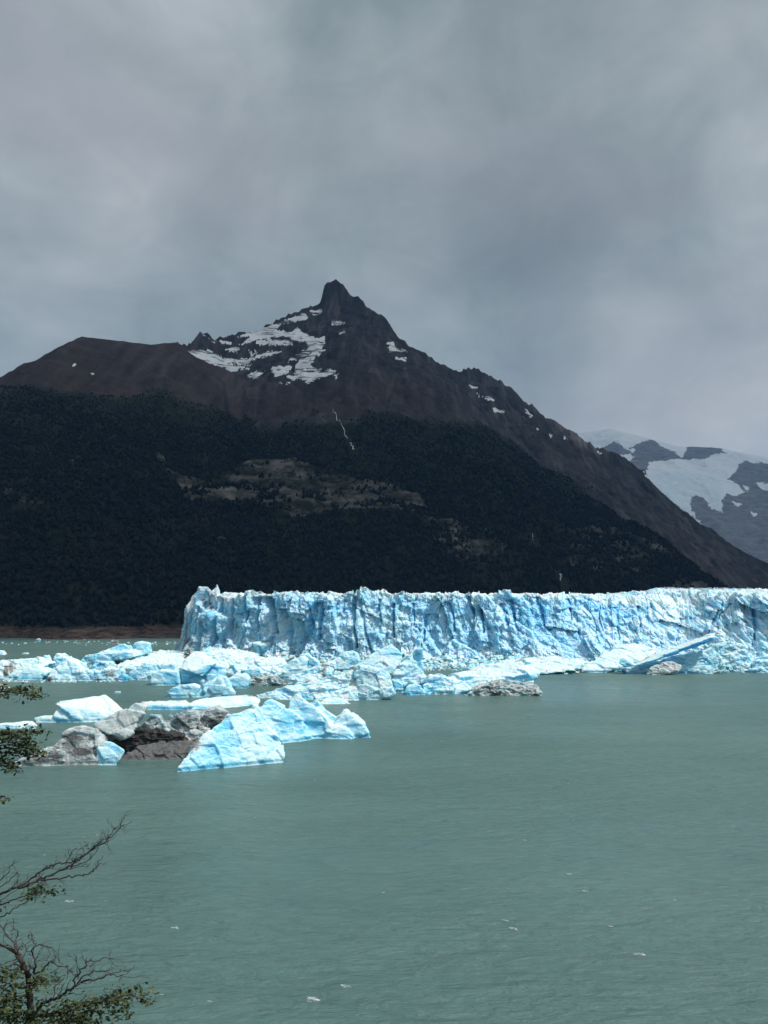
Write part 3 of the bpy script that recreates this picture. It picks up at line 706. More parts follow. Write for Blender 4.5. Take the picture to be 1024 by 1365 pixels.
# --- the left mass
iceberg('iceberg', 'low white berg at the left edge with a black dirt streak', 'iceberg', [H([(-25, 890), (-10, 882), (15, 880), (35, 878), (53, 878), (62, 886), (48, 896), (20, 905), (-25, 906)], 905, 26, .9, .9, .9)], .15, .12, .9, 3, dirtspots=[(8, 895, 3, 8, .9), (15, 890, 3, 8, .9)])
iceberg('iceberg', 'smooth blue sloping berg in front of the low white one at the left', 'iceberg', [H([(17, 906), (30, 894), (45, 884), (52, 888), (64, 896), (50, 907)], 907, 18, .9, .9, .8)], .42, 0, .6, 4, melt=.3)
iceberg('iceberg', 'jagged berg with two small pointed tops in the left ice mass', 'iceberg', [H([(50, 890), (55, 875), (59, 872), (64, 877), (66, 895)], 900, 10, .3), H([(66, 892), (72, 876), (77, 871), (86, 876), (97, 882), (98, 895)], 899, 14, .4)], .3, 0, 1.1, 2)
iceberg('iceberg', 'broad white-blue berg right of the two pointed tops', 'iceberg', [H([(60, 907), (66, 893), (80, 882), (92, 878), (106, 888), (114, 896), (111, 906), (90, 908)], 908, 20, .8, .9, .85)], .28, 0, .8, 3)
iceberg('ice_chunk', 'tiny dark dirt-topped chunk at the waterline of the left ice mass', 'ice chunk', [H([(58, 908), (62, 902), (67, 903), (69, 909)], 909, 4, .4)], .1, .8, 1, 2, mat=GREY)
iceberg('iceberg', 'long flat-topped berg carrying two white humps at the back of the left mass', 'iceberg', [H([(95, 886), (112, 875), (131, 870), (178, 869), (180, 875), (152, 880), (122, 885)], 887, 22, .3, .95, .95), H([(135, 872), (141, 869), (150, 862), (162, 858), (171, 860), (176, 870), (160, 876)], 884, 16, .3), H([(174, 870), (180, 856), (188, 856), (197, 858), (198, 870), (183, 876)], 884, 14, .25, .95, .97)], .32, 0, .9, 3)
iceberg('iceberg', 'small blue wedge under the long flat-topped berg', 'iceberg', [H([(117, 897), (119, 888), (131, 882), (148, 883), (151, 889), (140, 896)], 898, 12, .5)], .4, 0, .9, 3)
iceberg('iceberg', 'crumbly white berg at the waterline left of the dirt-smeared one', 'iceberg', [H([(100, 908), (103, 896), (117, 893), (131, 897), (130, 907)], 908, 14, .6)], .3, 0, 1.2, 2)
iceberg('iceberg', 'dirt-smeared white berg at the waterline of the left mass', 'iceberg', [H([(129, 908), (130, 897), (141, 890), (162, 895), (164, 906), (140, 909)], 908, 14, .7)], .22, .18, 1.2, 2, dirtspots=[(147, 898, 9, 6, .45)])
iceberg('ice_chunk', 'dark blue cube-like chunk at the waterline of the left mass', 'ice chunk', [H([(157, 908), (157, 902), (162, 898), (169, 901), (170, 908)], 908, 7, .2)], .95, 0, .7, 2)
iceberg('iceberg', 'blue-shouldered white berg left of the squarish flat-topped block', 'iceberg', [H([(170, 908), (171, 896), (188, 888), (199, 882), (209, 886), (210, 897), (199, 907)], 907, 16, .6)], .36, 0, .9, 2)
iceberg('iceberg', 'wide low dirty-pink sheet of ice behind the left mass', 'iceberg', [X([(148, 890, 0), (160, 884, 30), (180, 876, 60), (205, 868, 90), (220, 867, 100), (245, 869, 90), (250, 885, 20), (245, 892, 0), (200, 893, 0)], 892)], .06, .17, 1.2, 2)
iceberg('iceberg', 'small flat white block above the squarish blue block', 'iceberg', [H([(205, 898), (208, 886), (233, 885), (240, 897), (216, 899)], 899, 14, .6)], .28, 0, .9, 2)

# --- the middle field
iceberg('iceberg', 'long speckled white mound behind the big tilted block', 'iceberg', [X([(255, 882, 20), (265, 868, 40), (278, 862, 55), (300, 866, 60), (330, 867, 60), (347, 872, 55), (352, 882, 20), (340, 893, 0), (290, 894, 0)], 894)], .08, .16, 1.2, 2)
iceberg('iceberg', 'tilted block with a bright white top and dark blue end against the ice wall', 'iceberg', [X([(335, 857, 3), (340, 872, 0), (357, 876, 0), (370, 862, 8), (369, 848, 12), (345, 853, 12), (357, 860, 0), (372, 855, 16)], 878)], .35, 0, .5, 2, face=.6)
iceberg('iceberg', 'low white berg in the gap right of the rounded white-topped block', 'iceberg', [H([(298, 896), (320, 884), (345, 878), (377, 880), (384, 894), (350, 906), (315, 902)], 906, 26, 1.4, .9, .9)], .2, .05, 1.1, 2)
iceberg('ice_chunk', 'blue undercut chunk in the low white berg', 'ice chunk', [H([(319, 898), (322, 893), (346, 890), (351, 900), (332, 904)], 907, 7, .3)], .5, 0, .7, 3)
iceberg('ice_floe', 'brown dirty floe with broken blocks in the middle channel', 'ice floe', [H([(330, 913), (333, 903), (345, 904), (359, 901), (379, 907), (382, 915)], 915, 10, 1.0), H([(352, 908), (358, 899), (366, 908)], 912, 4, .3)], .06, .36, 1.6, 1, mat=GREY)
iceberg('iceberg', 'rounded blue lump left of the scooped block in the middle field', 'iceberg', [H([(370, 902), (378, 887), (392, 878), (402, 873), (412, 881), (410, 899), (390, 905)], 905, 16, .5)], .42, 0, .8, 3, melt=.2)
iceberg('iceberg', 'scooped pale blue block in the middle field below the wedge-shaped notch', 'iceberg', [H([(396, 897), (398, 873), (411, 871), (424, 883), (431, 895), (410, 899)], 899, 14, .4)], .42, 0, .9, 3, melt=.2)
iceberg('iceberg', 'dirt-speckled white slope crossed by a dark crack in the middle field', 'iceberg', [H([(379, 914), (387, 903), (411, 894), (439, 883), (449, 880), (446, 893), (430, 911), (398, 915)], 915, 18, .8)], .12, .2, 1.2, 2, dirtspots=[(432, 896, 4, 14, .5)])
iceberg('iceberg', 'pointed pale hump beside the blue dome in the middle field', 'iceberg', [H([(442, 892), (445, 878), (460, 869), (470, 867), (478, 872), (480, 886), (461, 893)], 897, 16, .5)], .32, .06, 1.0, 2)
iceberg('iceberg', 'large gently sloping white slab in front of the middle field', 'iceberg', [X([(338, 927, 14), (363, 922, 18), (398, 916, 16), (426, 911, 14), (447, 903, 14), (472, 895, 16), (478, 920, 4), (479, 934, 0), (426, 934, 0), (377, 933, 2), (350, 930, 8), (470, 900, 30), (400, 918, 32)], 934), X([(430, 932, 3), (447, 902, 12), (473, 892, 13), (479, 932, 1), (470, 893, 28), (440, 910, 28)], 934)], .16, .08, 1.1, 2)
iceberg('iceberg', 'speckled white block with a vertical left edge at the end of the sloping slab', 'iceberg', [H([(477, 934), (474, 890), (480, 887), (507, 894), (519, 901), (527, 925), (497, 932)], 933, 18, .35, .9, .9)], .12, .17, 1.0, 2)
iceberg('ice_floe', 'smooth blue-white tongue lying in the water before the sloping slab', 'ice floe', [X([(422, 936, 5), (435, 930, 12), (447, 928, 12), (462, 931, 9), (478, 938, 3), (472, 941, 0), (433, 941, 0)], 940)], .4, 0, .5, 4, melt=.4)
iceberg('iceberg', 'smooth blue dome rising behind the speckled white block', 'iceberg', [H([(470, 890), (488, 882), (504, 867), (515, 861), (523, 859), (530, 864), (538, 874), (534, 890), (522, 899), (504, 894), (480, 893)], 908, 18, .7)], .40, 0, .6, 4, melt=.2)
iceberg('iceberg', 'white crumbling mound at the foot of the curved fin', 'iceberg', [H([(520, 912), (524, 898), (533, 884), (545, 873), (557, 890), (563, 899), (575, 908), (545, 918)], 918, 16, .6)], .25, .03, 1.2, 2)
iceberg('iceberg', 'thin curved blue fin standing upright in the ice field', 'iceberg', [H([(549, 873), (556, 866), (563, 864), (564, 871), (562, 885), (560, 897), (555, 897), (554, 882)], 905, 5, .1, .9, 1.0, False), H([(550, 900), (552, 885), (562, 880), (566, 900)], 908, 7, .1)], .75, 0, .4, 3, melt=.2)
iceberg('iceberg', 'small turquoise block with a flat foot at the waterline below the curved fin', 'iceberg', [H([(537, 927), (542, 914), (556, 912), (565, 919), (569, 927)], 927, 10, .5)], .48, 0, .7, 3)
iceberg('ice_chunk', 'small blue chunk just right of the speckled white block', 'ice chunk', [H([(523, 922), (523, 906), (532, 908), (538, 914), (538, 923)], 923, 8, .3)], .55, 0, .8, 2)
iceberg('iceberg', 'long tilted slab with a rounded right end and turquoise underside', 'iceberg', [
    X([(588, 925, 0), (591, 908, 8), (602, 900, 14), (655, 890, 18), (688, 880, 20), (704, 877, 20), (716, 887, 14), (719, 899, 10), (712, 906, 6), (700, 898, 3), (660, 905, 3), (620, 922, 0), (600, 900, 26), (700, 884, 34)], 925),
    X([(655, 912, 3), (665, 900, 6), (712, 900, 8), (712, 912, 6), (700, 895, 16)], 915)], .33, .04, .9, 3, melt=.15, face=.4)
iceberg('iceberg', 'low blue blocky shelf at the left end of the long tilted slab', 'iceberg', [H([(562, 926), (564, 912), (572, 903), (592, 901), (606, 905), (604, 925)], 926, 16, .7), H([(540, 922), (546, 909), (566, 901), (575, 922)], 922, 14, .7)], .36, 0, 1.2, 2)
iceberg('iceberg', 'grey-brown dirty berg floating before the rounded end of the slab', 'iceberg', [H([(611, 925), (628, 919), (655, 910), (680, 905), (695, 910), (718, 914), (727, 925), (650, 929)], 928, 12, .8)], .14, .36, 1.4, 2, mat=GREY)
iceberg('iceberg', 'white sloping apron of ice behind the long tilted slab', 'iceberg', [X([(580, 900, 10), (600, 893, 40), (650, 885, 60), (700, 876, 80), (740, 873, 85), (790, 882, 60), (775, 893, 10), (720, 898, 0), (650, 900, 0)], 900)], .12, .04, 1.1, 2)

# --- right side
iceberg('iceberg', 'smooth white ramp of ice left of the deep blue beam', 'iceberg', [X([(773, 895, 2), (776, 888, 6), (801, 873, 16), (832, 859, 26), (845, 856, 28), (863, 862, 26), (879, 869, 24), (858, 880, 8), (820, 888, 2), (816, 893, 1), (797, 898, 0), (840, 862, 44)], 897)], .14, .05, .8, 3)
root = tag(empty('beam_iceberg', tuple(at(890, 898, ground(898)) * np.array([1, 1, 0]))), 'iceberg with a long tilted deep blue beam raised on a white base at the right', 'iceberg')
iceberg('ice_beam', 'long straight beam with a deep blue lower face', None, [
    X([(843, 885, 8), (868, 875.5, 9), (904, 860, 10), (945, 844.5, 11), (952, 844, 11), (846, 887, 1), (873, 879.5, 0), (904, 865.5, 1), (948, 849, 2), (955, 849, 5), (953, 853.5, 3.5), (904, 871.5, 1.5), (873, 882, .8), (850, 888, 1)], 899),
    X([(824, 884, 2), (826, 878, 3), (832, 876, 4), (845, 884, 4), (850, 889, 1), (832, 889, 1), (840, 882, 8)], 899)], .75, 0, .4, 2, parent=root, melt=.1, vox=.45, face=1.1)
iceberg('ice_base', 'white base with blue hollows', None, [
    X([(817, 895, 2), (845, 890, 3), (876, 886, 3), (904, 883, 3), (922, 876, 4), (948, 864, 7), (957, 870, 6), (966, 882, 4), (971, 896, 1), (925, 898, 0), (863, 899, 0), (950, 867, 20), (880, 886, 20)], 898)], .30, .04, 1.1, 2, parent=root)
iceberg('dirty_front', 'grey dirt-streaked front block', None, [H([(858, 898), (866, 891), (877, 885), (897, 882), (911, 888), (906, 896)], 900, 6, .5)], .15, .13, 1.0, 2, parent=root, mat=GREY)
iceberg('iceberg', 'rough grey-white block split off by a dark crack at the right', 'iceberg', [H([(970, 895), (962, 874), (953, 859), (964, 857), (982, 855), (995, 861), (1003, 884), (1001, 895)], 895, 20, .35, .9, .95)], .16, .20, 1.3, 1)
iceberg('iceberg', 'low crumbled white ice at the right edge of the wall foot', 'iceberg', [H([(999, 897), (1010, 882), (1030, 877), (1055, 884), (1065, 898)], 897, 20, .6)], .24, .03, 1.4, 1)

# --- floes on the open water and along the far shore
iceberg('ice_floe', 'white wedge floe at the far left edge beyond the ice mass', 'ice floe', [H([(-14, 873), (-6, 867), (2, 868), (9, 873)], 873, 10, .5)], .2, 0, .8, 2)
iceberg('ice_floe', 'thin flat white floe on the dark water beyond the left ice mass', 'ice floe', [H([(27, 872), (29, 870.4), (37, 870.6), (39, 872)], 872, 6, .4)], .1, 0, .5, 2, vox=.4)
iceberg('ice_chunk', 'rounded white ice chunk stranded at the far shore', 'ice chunk', [H([(47, 855), (48, 852), (51, 850.8), (53, 852), (54, 855)], 855, 5, .2)], .1, 0, .7, 2, vox=.5)
iceberg('ice_floe', 'thin white floe alone in the channel behind the white tilted iceberg', 'ice floe', [H([(150, 924), (152, 922), (160, 922), (163, 924)], 924, 4, .3)], .1, 0, .5, 2, vox=.25)
iceberg('ice_floe', 'flat white floe with a dark top at the left edge, behind the upper leafy sprig', 'ice floe', [X([(-20, 920, 0), (-15, 912, 6), (4, 911, 8), (14, 914, 6), (22, 919, 1), (10, 920, 0)], 920)], .1, .05, .8, 2, dirtspots=[(2, 912, 16, 3, .9)])
for (x, y, w) in ((33, 858, 6), (15, 858, 5), (24, 860, 2.5), (131, 855.5, 3), (3, 857, 5)):
    iceberg('ice_floe', 'tiny white floe speck drifting below the brown far shore', 'ice floe', [H([(x - w / 2, y), (x - w * .3, y - 1.3), (x + w * .3, y - 1.1), (x + w / 2, y)], y, 4, .3)], .1, 0, .4, 1, group='tiny floes by the far shore', vox=.4)
finish_bergs()

# --- brash ice: countless small bits between the bergs, along the wall foot and the far shore
def brash(name, label, bands, seed):
    r = np.random.default_rng(seed); Vs = []; Ts = []; n0 = 0; bl = []
    base = np.array([(-1, -.8, -.6), (1, -.9, -.5), (.9, 1, -.6), (-.9, .8, -.5), (-.7, -.6, .5), (.7, -.5, .6), (.5, .6, .7), (-.6, .6, .4)])
    fq = np.array([(0, 1, 5), (0, 5, 4), (1, 2, 6), (1, 6, 5), (2, 3, 7), (2, 7, 6), (3, 0, 4), (3, 4, 7), (4, 5, 6), (4, 6, 7), (0, 3, 2), (0, 2, 1)])
    for (x0, x1, r0, r1, cnt, s0, s1, zup) in bands:
        for _ in range(cnt):
            px = r.uniform(x0, x1); t = (px - x0) / (x1 - x0); row = r0 + (r1 - r0) * t + r.normal(0, 1) * 1.2 + zup * 0
            Y = ground(row); s = s0 + (s1 - s0) * r.random() ** 3
            p = at(px, row, Y)
            q = base * (1 + r.uniform(-.35, .35, (8, 3))) * s * np.array([r.uniform(.7, 1.6), 1, r.uniform(.5, 1.0)]) * .5
            a = r.uniform(0, 6.28); ca, sa = math.cos(a), math.sin(a)
            q = q @ np.array([[ca, sa, 0], [-sa, ca, 0], [0, 0, 1]])
            Vs.append(q + p + np.array([0, 0, s * .15 + zup * r.random() ** 2])); Ts.append(fq + n0); n0 += 8; bl += [r.uniform(.0, .5)] * 8
    Vs = np.concatenate(Vs)
    tag(obj(name, make_mesh(name, Vs, tris=np.concatenate(Ts), attrs=dict(blue=bl, dirt=np.zeros(n0)), mats=[BERG])), label, kind='stuff')
brash('brash_ice', 'loose brash ice heaped along the foot of the glacier wall and between the icebergs', [
    (560, 1040, 886, 893, 900, .8, 6, 3.0), (560, 1040, 884, 891, 420, 1.5, 8, 6.0), (700, 790, 897, 895, 160, .5, 3, .5), (240, 570, 872, 886, 700, .8, 6, 5.0), (330, 480, 890, 902, 420, .6, 4, 3.0),
    (560, 740, 893, 890, 500, .6, 5, 3.0), (195, 245, 878, 874, 160, .8, 5, 4.0), (90, 240, 893, 888, 260, .6, 4, 3.0), (0, 170, 908, 908, 200, .4, 2.0, .3), (960, 1040, 894, 896, 160, .6, 4, 2.0), (520, 600, 921, 925, 60, .3, 1.5, .2), (500, 560, 905, 908, 90, .5, 3, 1.5)], 3)
brash('drift_ice', 'scattered thin line of drifting ice bits below the far shore', [(0, 236, 856.5, 858.5, 60, .4, 2.2, .1), (170, 240, 858, 857, 50, .6, 2.6, .1), (60, 130, 855.5, 855.5, 30, .4, 2.0, .1)], 4)

# ------------------------------------------------------------------ water
m, nt, b = newmat('lake_water'); g = NT(nt)
pos = g.n('ShaderNodeNewGeometry').outputs['Position']
big = g.noise(g.mapping(pos, (.006, .014, 1)), 1.0, 4, .55)
streak = g.noise(g.mapping(pos, (.02, .06, 1), (0, 0, R(12))), 1.0, 6, .6)
c = g.mix(g.range(big, .3, .7), (.078, .148, .138), (.104, .184, .168))
c = g.mix(g.math('MULTIPLY', g.range(streak, .5, .7), .3), c, (.070, .130, .118))
g.link(c, b.inputs['Base Color'])
b.inputs['Roughness'].default_value = .33; b.inputs['IOR'].default_value = 1.33
w1 = g.noise(g.mapping(pos, (.16, .42, 1), (0, 0, R(14))), 1.0, 6, .62, .4)
w2 = g.noise(g.mapping(pos, (.8, 1.7, 1), (0, 0, R(-8))), 1.0, 5, .6)
g.link(g.range(g.noise(g.mapping(pos, (.004, .012, 1), (0, 0, R(16)), (3, 1, 0)), 1.0, 4, .55), .35, .65, .24, .48), b.inputs['Roughness'])
w0 = g.noise(g.mapping(pos, (.035, .11, 1), (0, 0, R(10))), 1.0, 5, .6, .6)
bb = g.bump(w0, .6, 4.5); bb = g.bump(w1, .8, 1.8, bb); bb = g.bump(w2, .35, .3, bb)
g.link(bb, b.inputs['Normal'])
wx = np.concatenate([[-9000, -3000], np.linspace(-1200, 1200, 25), [3000, 9000]]); wy = np.concatenate([[-200], np.linspace(0, 1400, 25), [3000, 7000, 17000]])
XX, YY = np.meshgrid(wx, wy, indexing='ij')
tag(obj('lake_water', make_mesh('lake_water', np.stack([XX, YY, 0 * XX], -1).reshape(-1, 3), gridq(len(wx), len(wy)), mats=[m])), 'grey-green rippled glacial lake', kind='structure')
# whitecaps: small foaming crests
mb = MB(); r = random.Random(5)
for (px, py, w) in ((759, 1165, 9), (781, 1188, 9), (674, 1227, 10), (686, 1238, 14), (814, 1235, 8), (854, 1272, 18), (415, 1332, 26), (461, 1315, 16), (758, 1045, 4), (978, 1101, 5), (699, 958, 4), (756, 1008, 5), (91, 1201, 16), (141, 1201, 5), (234, 1237, 14), (215, 1326, 6), (129, 1113, 6), (112, 1116, 5), (620, 1020, 4), (545, 985, 5), (590, 988, 5), (420, 1040, 4), (960, 950, 3), (880, 970, 3), (640, 945, 3), (340, 1090, 6), (700, 1120, 5), (510, 1190, 6), (900, 1200, 5), (280, 1335, 9), (60, 1140, 5)):
    c0 = at(px, py, ground(py)); wm = w * c0[1] / FPX
    for k in range(5 + int(w / 1.6)):
        l = wm * r.uniform(.10, .30); cx = c0[0] + r.uniform(-.5, .5) * wm * .8; cy = c0[1] + r.gauss(0, .12) * wm - (cx - c0[0]) * .35
        pts = []; rr = []
        for t in np.linspace(0, 1, 6):
            pts.append((cx + (t - .5) * l, cy - (t - .5) * l * .5 + r.uniform(-.04, .04) * wm, .02 + r.uniform(0, .03))); rr.append(max(.012, (.032 * wm ** .5) * math.sin(math.pi * min(max(t, .06), .94)) * r.uniform(.5, 1.2)))
        mb.tube(pts, rr, 4)
tag(mb.build('whitecaps', FOAM, smooth=True), 'small white foam crests scattered over the lake', kind='stuff')

# ------------------------------------------------------------------ tour boat by the far shore
p = at(151.5, 859, ground(859)); boat = tag(empty('tour_boat', (p[0], p[1], 0)), 'small white tour boat near the far shore', 'boat')
WP = simple('white_boat_paint', (.72, .72, .70), (.80, .80, .79), 2, .4, .05, .01); RP = simple('red_boat_paint', (.22, .04, .03), (.28, .06, .04), 2, .4, .05, .01); GL = simple('dark_boat_glass', (.02, .025, .03), (.04, .045, .05), 2, .1, .02, .01)
sec = [(-6.3, 1.7, 1.2, 0), (-4, 1.9, 1.2, 0), (0, 2.0, 1.3, 0), (3.5, 1.7, 1.5, 0), (5.4, .9, 1.75, 0), (6.6, .06, 2.0, .3)]
V = []; Q = []
for x, w, h, kz in sec: V += [(-x, -w, h), (-x, -w * .75, -.5 + kz), (-x, 0, -.9 + kz), (-x, w * .75, -.5 + kz), (-x, w, h)]
for i in range(len(sec) - 1):
    for j in range(4): Q.append((i * 5 + j, i * 5 + j + 1, (i + 1) * 5 + j + 1, (i + 1) * 5 + j))
    Q.append((i * 5 + 4, i * 5, (i + 1) * 5, (i + 1) * 5 + 4))
T = [(0, 4, 2), (0, 2, 1), (2, 4, 3)]
obj('hull', make_mesh('hull', V, Q, T, mats=[WP]), boat)
mb = MB(); mb.box((0.3, -1.98, 1.0), (7.5, .06, .3)); mb.build('stripe', RP, boat)
mb = MB(); mb.box((.8, 0, 2.2), (8.0, 3.2, 1.9), .95); cab = mb.build('cabin', WP, boat)
mb = MB(); mb.box((.8, -1.60, 2.3), (6.8, .08, .75)); mb.build('window', GL, cab)
mb = MB(); mb.box((1.6, 0, 3.25), (8.6, 3.3, .14)); mb.box((2.8, 0, 4.55), (5.2, 2.9, .12))
for x in (.6, 2.8, 5.0):
    for y in (-1.3, 1.3): mb.tube([(x, y, 3.3), (x, y, 4.5)], [.05, .05])
mb.build('upper_deck', WP, boat)
mb = MB(); mb.box((-1.2, 0, 4.0), (2.2, 2.4, 1.4), .85); mb.build('wheelhouse', WP, boat)
mb = MB(); mb.tube([(-.6, 0, 4.6), (-.3, 0, 8.0)], [.09, .05]); mb.tube([(-.5, -.8, 6.6), (-.5, .8, 6.6)], [.05, .05]); mb.build('mast', WP, boat)

# ------------------------------------------------------------------ near hillside below the viewpoint and its trees
hx = np.linspace(-160, 160, 81); hy = np.concatenate([np.linspace(-90, 2, 24), np.linspace(3.5, 110, 60)])
HX, HY = np.meshgrid(hx, hy, indexing='ij')
def hill(x, y): return np.where(y < 2, 64.6 - .04 * np.minimum(0, y - 2), 64.6 - .85 * (y - 2)) - .12 * np.abs(x) * 0
HZ = hill(HX, HY) + .5 * fbm2(HX / 5, HY / 5, 3) * sstep(0, 6, np.hypot(HX, HY)) - .3
tag(obj('hillside', make_mesh('hillside', np.stack([HX, HY, HZ], -1).reshape(-1, 3), gridq(len(hx), len(hy)), smooth=True, mats=[simple('hill_soil', (.05, .045, .03), (.09, .085, .045), .9, .95, .6, .2)])), 'grassy slope falling to the lake below the viewpoint', kind='structure')

BARK = simple('lenga_bark', (.035, .030, .027), (.085, .075, .068), 14, .9, .6, .01)
m, nt, b = newmat('lenga_leaves'); g = NT(nt)
g.link(g.mix(g.attr('tint'), (.018, .035, .012), (.095, .115, .032)), b.inputs['Base Color']); b.inputs['Roughness'].default_value = .5
b.inputs['Specular IOR Level'].default_value = .3
LEAF = m
z6 = lambda L: [(x / 4.267, 1080 + y / 4.267) for x, y in L]

class Tree:
    def __init__(s, d0): s.mb = MB(); s.lv = []; s.lt = []; s.tint = []; s.d0 = d0; s.r = random.Random(int(d0 * 100)); s.tw = MB()
    def path(s, pts, d1, d2):
        n = len(pts); return [Vector(at(x, y, d1 + (d2 - d1) * i / max(1, n - 1) + s.r.uniform(-.04, .04))) for i, (x, y) in enumerate(pts)]
    def dense(s, P, k=4, j=.012):
        Q = []
        for i in range(len(P) - 1):
            a = P[max(0, i - 1)]; b_ = P[i]; c_ = P[i + 1]; d = P[min(len(P) - 1, i + 2)]
            for q in range(k):
                t = q / k
                v_ = .5 * ((2 * b_) + (c_ - a) * t + (2 * a - 5 * b_ + 4 * c_ - d) * t * t + (-a + 3 * b_ - 3 * c_ + d) * t ** 3)
                Q.append(v_ + Vector((s.r.uniform(-j, j), s.r.uniform(-j, j), s.r.uniform(-j, j))) * (1 if q else .3))
        Q.append(P[-1]); return Q
    def branch(s, pts, r1, r2, d1=None, d2=None, twigs=0, tl=.16, leaves=0):
        d1 = d1 or s.d0; d2 = d2 or d1
        Q = s.dense(s.path(pts, d1, d2)); n = len(Q)
        rad = [(r1 + (r2 - r1) * i / (n - 1)) for i in range(n)]
        s.mb.tube(Q, rad, 6)
        for _ in range(twigs):
            i = s.r.randrange(max(1, n // 5), n - 1); d = (Q[i + 1] - Q[i]).normalized()
            s.twig(Q[i], d, tl * s.r.uniform(.4, 1.2), max(.003, rad[i] * .5), 1)
        if leaves:
            for _ in range(leaves):
                i = s.r.randrange(0, n - 1); t = s.r.random(); s.leafclump(Q[i].lerp(Q[i + 1], t))
        return Q
    def twig(s, p, d, l, r, depth):
        side = Vector((s.r.gauss(0, 1), s.r.gauss(0, .7), s.r.gauss(.25, 1)))
        dd = (d * .75 + side.normalized() * .75).normalized()
        P = [p]; k = 5
        for i in range(k):
            dd = (dd + Vector((s.r.gauss(0, .25), s.r.gauss(0, .2), s.r.gauss(.08, .25)))).normalized(); P.append(P[-1] + dd * l / k)
        s.mb.tube(P, [r * (1 - .6 * i / k) for i in range(k + 1)], 4)
        if depth > 0:
            for i in (2, 3, 4, 5):
                if s.r.random() < .65: s.twig(P[i], dd, l * .4, r * .6, depth - 1 if depth > 1 else 0)
    def leaf(s, c, size):
        n = len(s.lv); a = Vector((s.r.gauss(0, 1), s.r.gauss(0, 1), s.r.gauss(0, .45))).normalized()
        up = Vector((s.r.gauss(0, .5), s.r.gauss(0, .5), 1)).normalized(); b_ = a.cross(up).normalized(); u = b_.cross(a)
        w = size * .36
        for v_ in (c - a * size * .5, c - a * size * .15 + b_ * w + u * size * .06, c - a * size * .15 - b_ * w + u * size * .06, c + a * size * .25 + b_ * w * .8, c + a * size * .25 - b_ * w * .8, c + a * size * .55 - u * size * .1): s.lv.append(tuple(v_))
        s.lt += [(n, n + 1, n + 2), (n + 1, n + 3, n + 2), (n + 2, n + 3, n + 4), (n + 3, n + 5, n + 4)]
        t = s.r.random() ** 2.2; s.tint += [t] * 6
    def leafclump(s, p, k=5, spread=.03, size=.022):
        for _ in range(k):
            s.leaf(p + Vector((s.r.gauss(0, spread * 1.2), s.r.gauss(0, spread * 1.6), s.r.gauss(.003, spread * .55))), size * s.r.uniform(.5, 1.6))
    def spray(s, pts, th, count, d1=None, d2=None):
        """leafy sprig: a thin twig with side twigs and small leaves lying in flat tiers"""
        d1 = d1 or s.d0; d2 = d2 or d1
        Q = s.dense(s.path(pts, d1, d2), 5, .008); n = len(Q)
        s.mb.tube(Q, [.006 * (1 - .7 * i / (n - 1)) for i in range(n)], 4)
        for _ in range(int(count * 1.15)):
            i = s.r.randrange(0, n - 1); p_ = Q[i].lerp(Q[i + 1], s.r.random()); taper = 1 - .65 * i / n
            off = Vector((s.r.gauss(0, .03), s.r.gauss(0, .08), s.r.gauss(0, th * .42 * taper)))
            if s.r.random() < .35: s.mb.tube([p_, p_ + off * .6, p_ + off], [.0025, .002, .0012], 3)
            s.leafclump(p_ + off, 4, .020, .027)
    def build(s, name, base, label, cat):
        root = tag(empty(name, base), label, cat)
        sh = np.array(base)
        o = obj('trunk', make_mesh('trunk', np.array(s.mb.v) - sh, s.mb.q, s.mb.t, smooth=True, mats=[BARK]), root)
        if s.lv: obj('foliage', make_mesh('foliage', np.array(s.lv) - sh, tris=s.lt, attrs=dict(tint=s.tint), mats=[LEAF]), root)
        return root

# tree at the bottom left corner
t = Tree(8.0); k = 8 / 1200.
d = 8.0
tb = at(*z6([(178, 1216)])[0], d); gz = float(hill(tb[0], d)) - .4
Q = [Vector((tb[0] + .1, d, gz)), Vector((tb[0] - .12, d, gz + 1.8)), Vector((tb[0] + .06, d, tb[2] - 1.2)), Vector(tb)]
t.mb.tube(t.dense(Q, 6, .01), [.085 - .052 * i / 18 for i in range(19)], 8)
t.branch(z6([(178, 1216), (178, 1150), (165, 1050), (160, 960), (130, 880), (105, 820), (60, 790), (0, 760), (-60, 735)]), .033, .006, d, d - .2, 6, .2)
t.branch(z6([(180, 1140), (168, 1050), (158, 980), (140, 900), (120, 850)]), .02, .008, d, d + .15, 3)
t.branch(z6([(185, 1120), (180, 1040), (168, 960), (152, 900), (110, 850), (90, 815), (82, 760), (60, 730), (20, 680), (-20, 645)]), .016, .004, d, d + .3, 9)
t.branch(z6([(84, 770), (100, 720), (105, 690), (80, 680), (50, 685)]), .006, .002, d + .2, d + .3, 4, .1)
t.branch(z6([(20, 680), (40, 645), (70, 640), (105, 642)]), .004, .002, d + .3, d + .3, 2, .08)
t.branch(z6([(190, 1000), (195, 930), (203, 880), (185, 820), (190, 785), (230, 765), (280, 780), (322, 803)]), .011, .002, d, d - .3, 9, .14)
t.branch(z6([(200, 770), (182, 735), (160, 712), (190, 715)]), .004, .002, d - .2, d - .2, 3, .08)
t.branch(z6([(186, 815), (150, 790), (132, 755), (118, 800)]), .004, .002, d - .1, d, 3, .1)
t.branch(z6([(195, 930), (240, 910), (270, 880), (290, 862), (350, 890), (400, 910), (422, 945)]), .008, .002, d, d - .3, 8, .14)
t.branch(z6([(275, 880), (270, 840), (285, 815)]), .003, .0015, d - .1, d - .2, 2, .08)
t.branch(z6([(290, 930), (330, 900), (340, 860), (330, 845)]), .003, .0015, d - .1, d - .2, 2, .08)
t.branch(z6([(190, 1180), (205, 1150), (250, 1095), (310, 1075), (370, 1040), (420, 1005), (470, 980), (520, 965), (570, 958), (620, 935), (680, 942), (745, 950)]), .016, .002, d, d - .5, 14, .13)
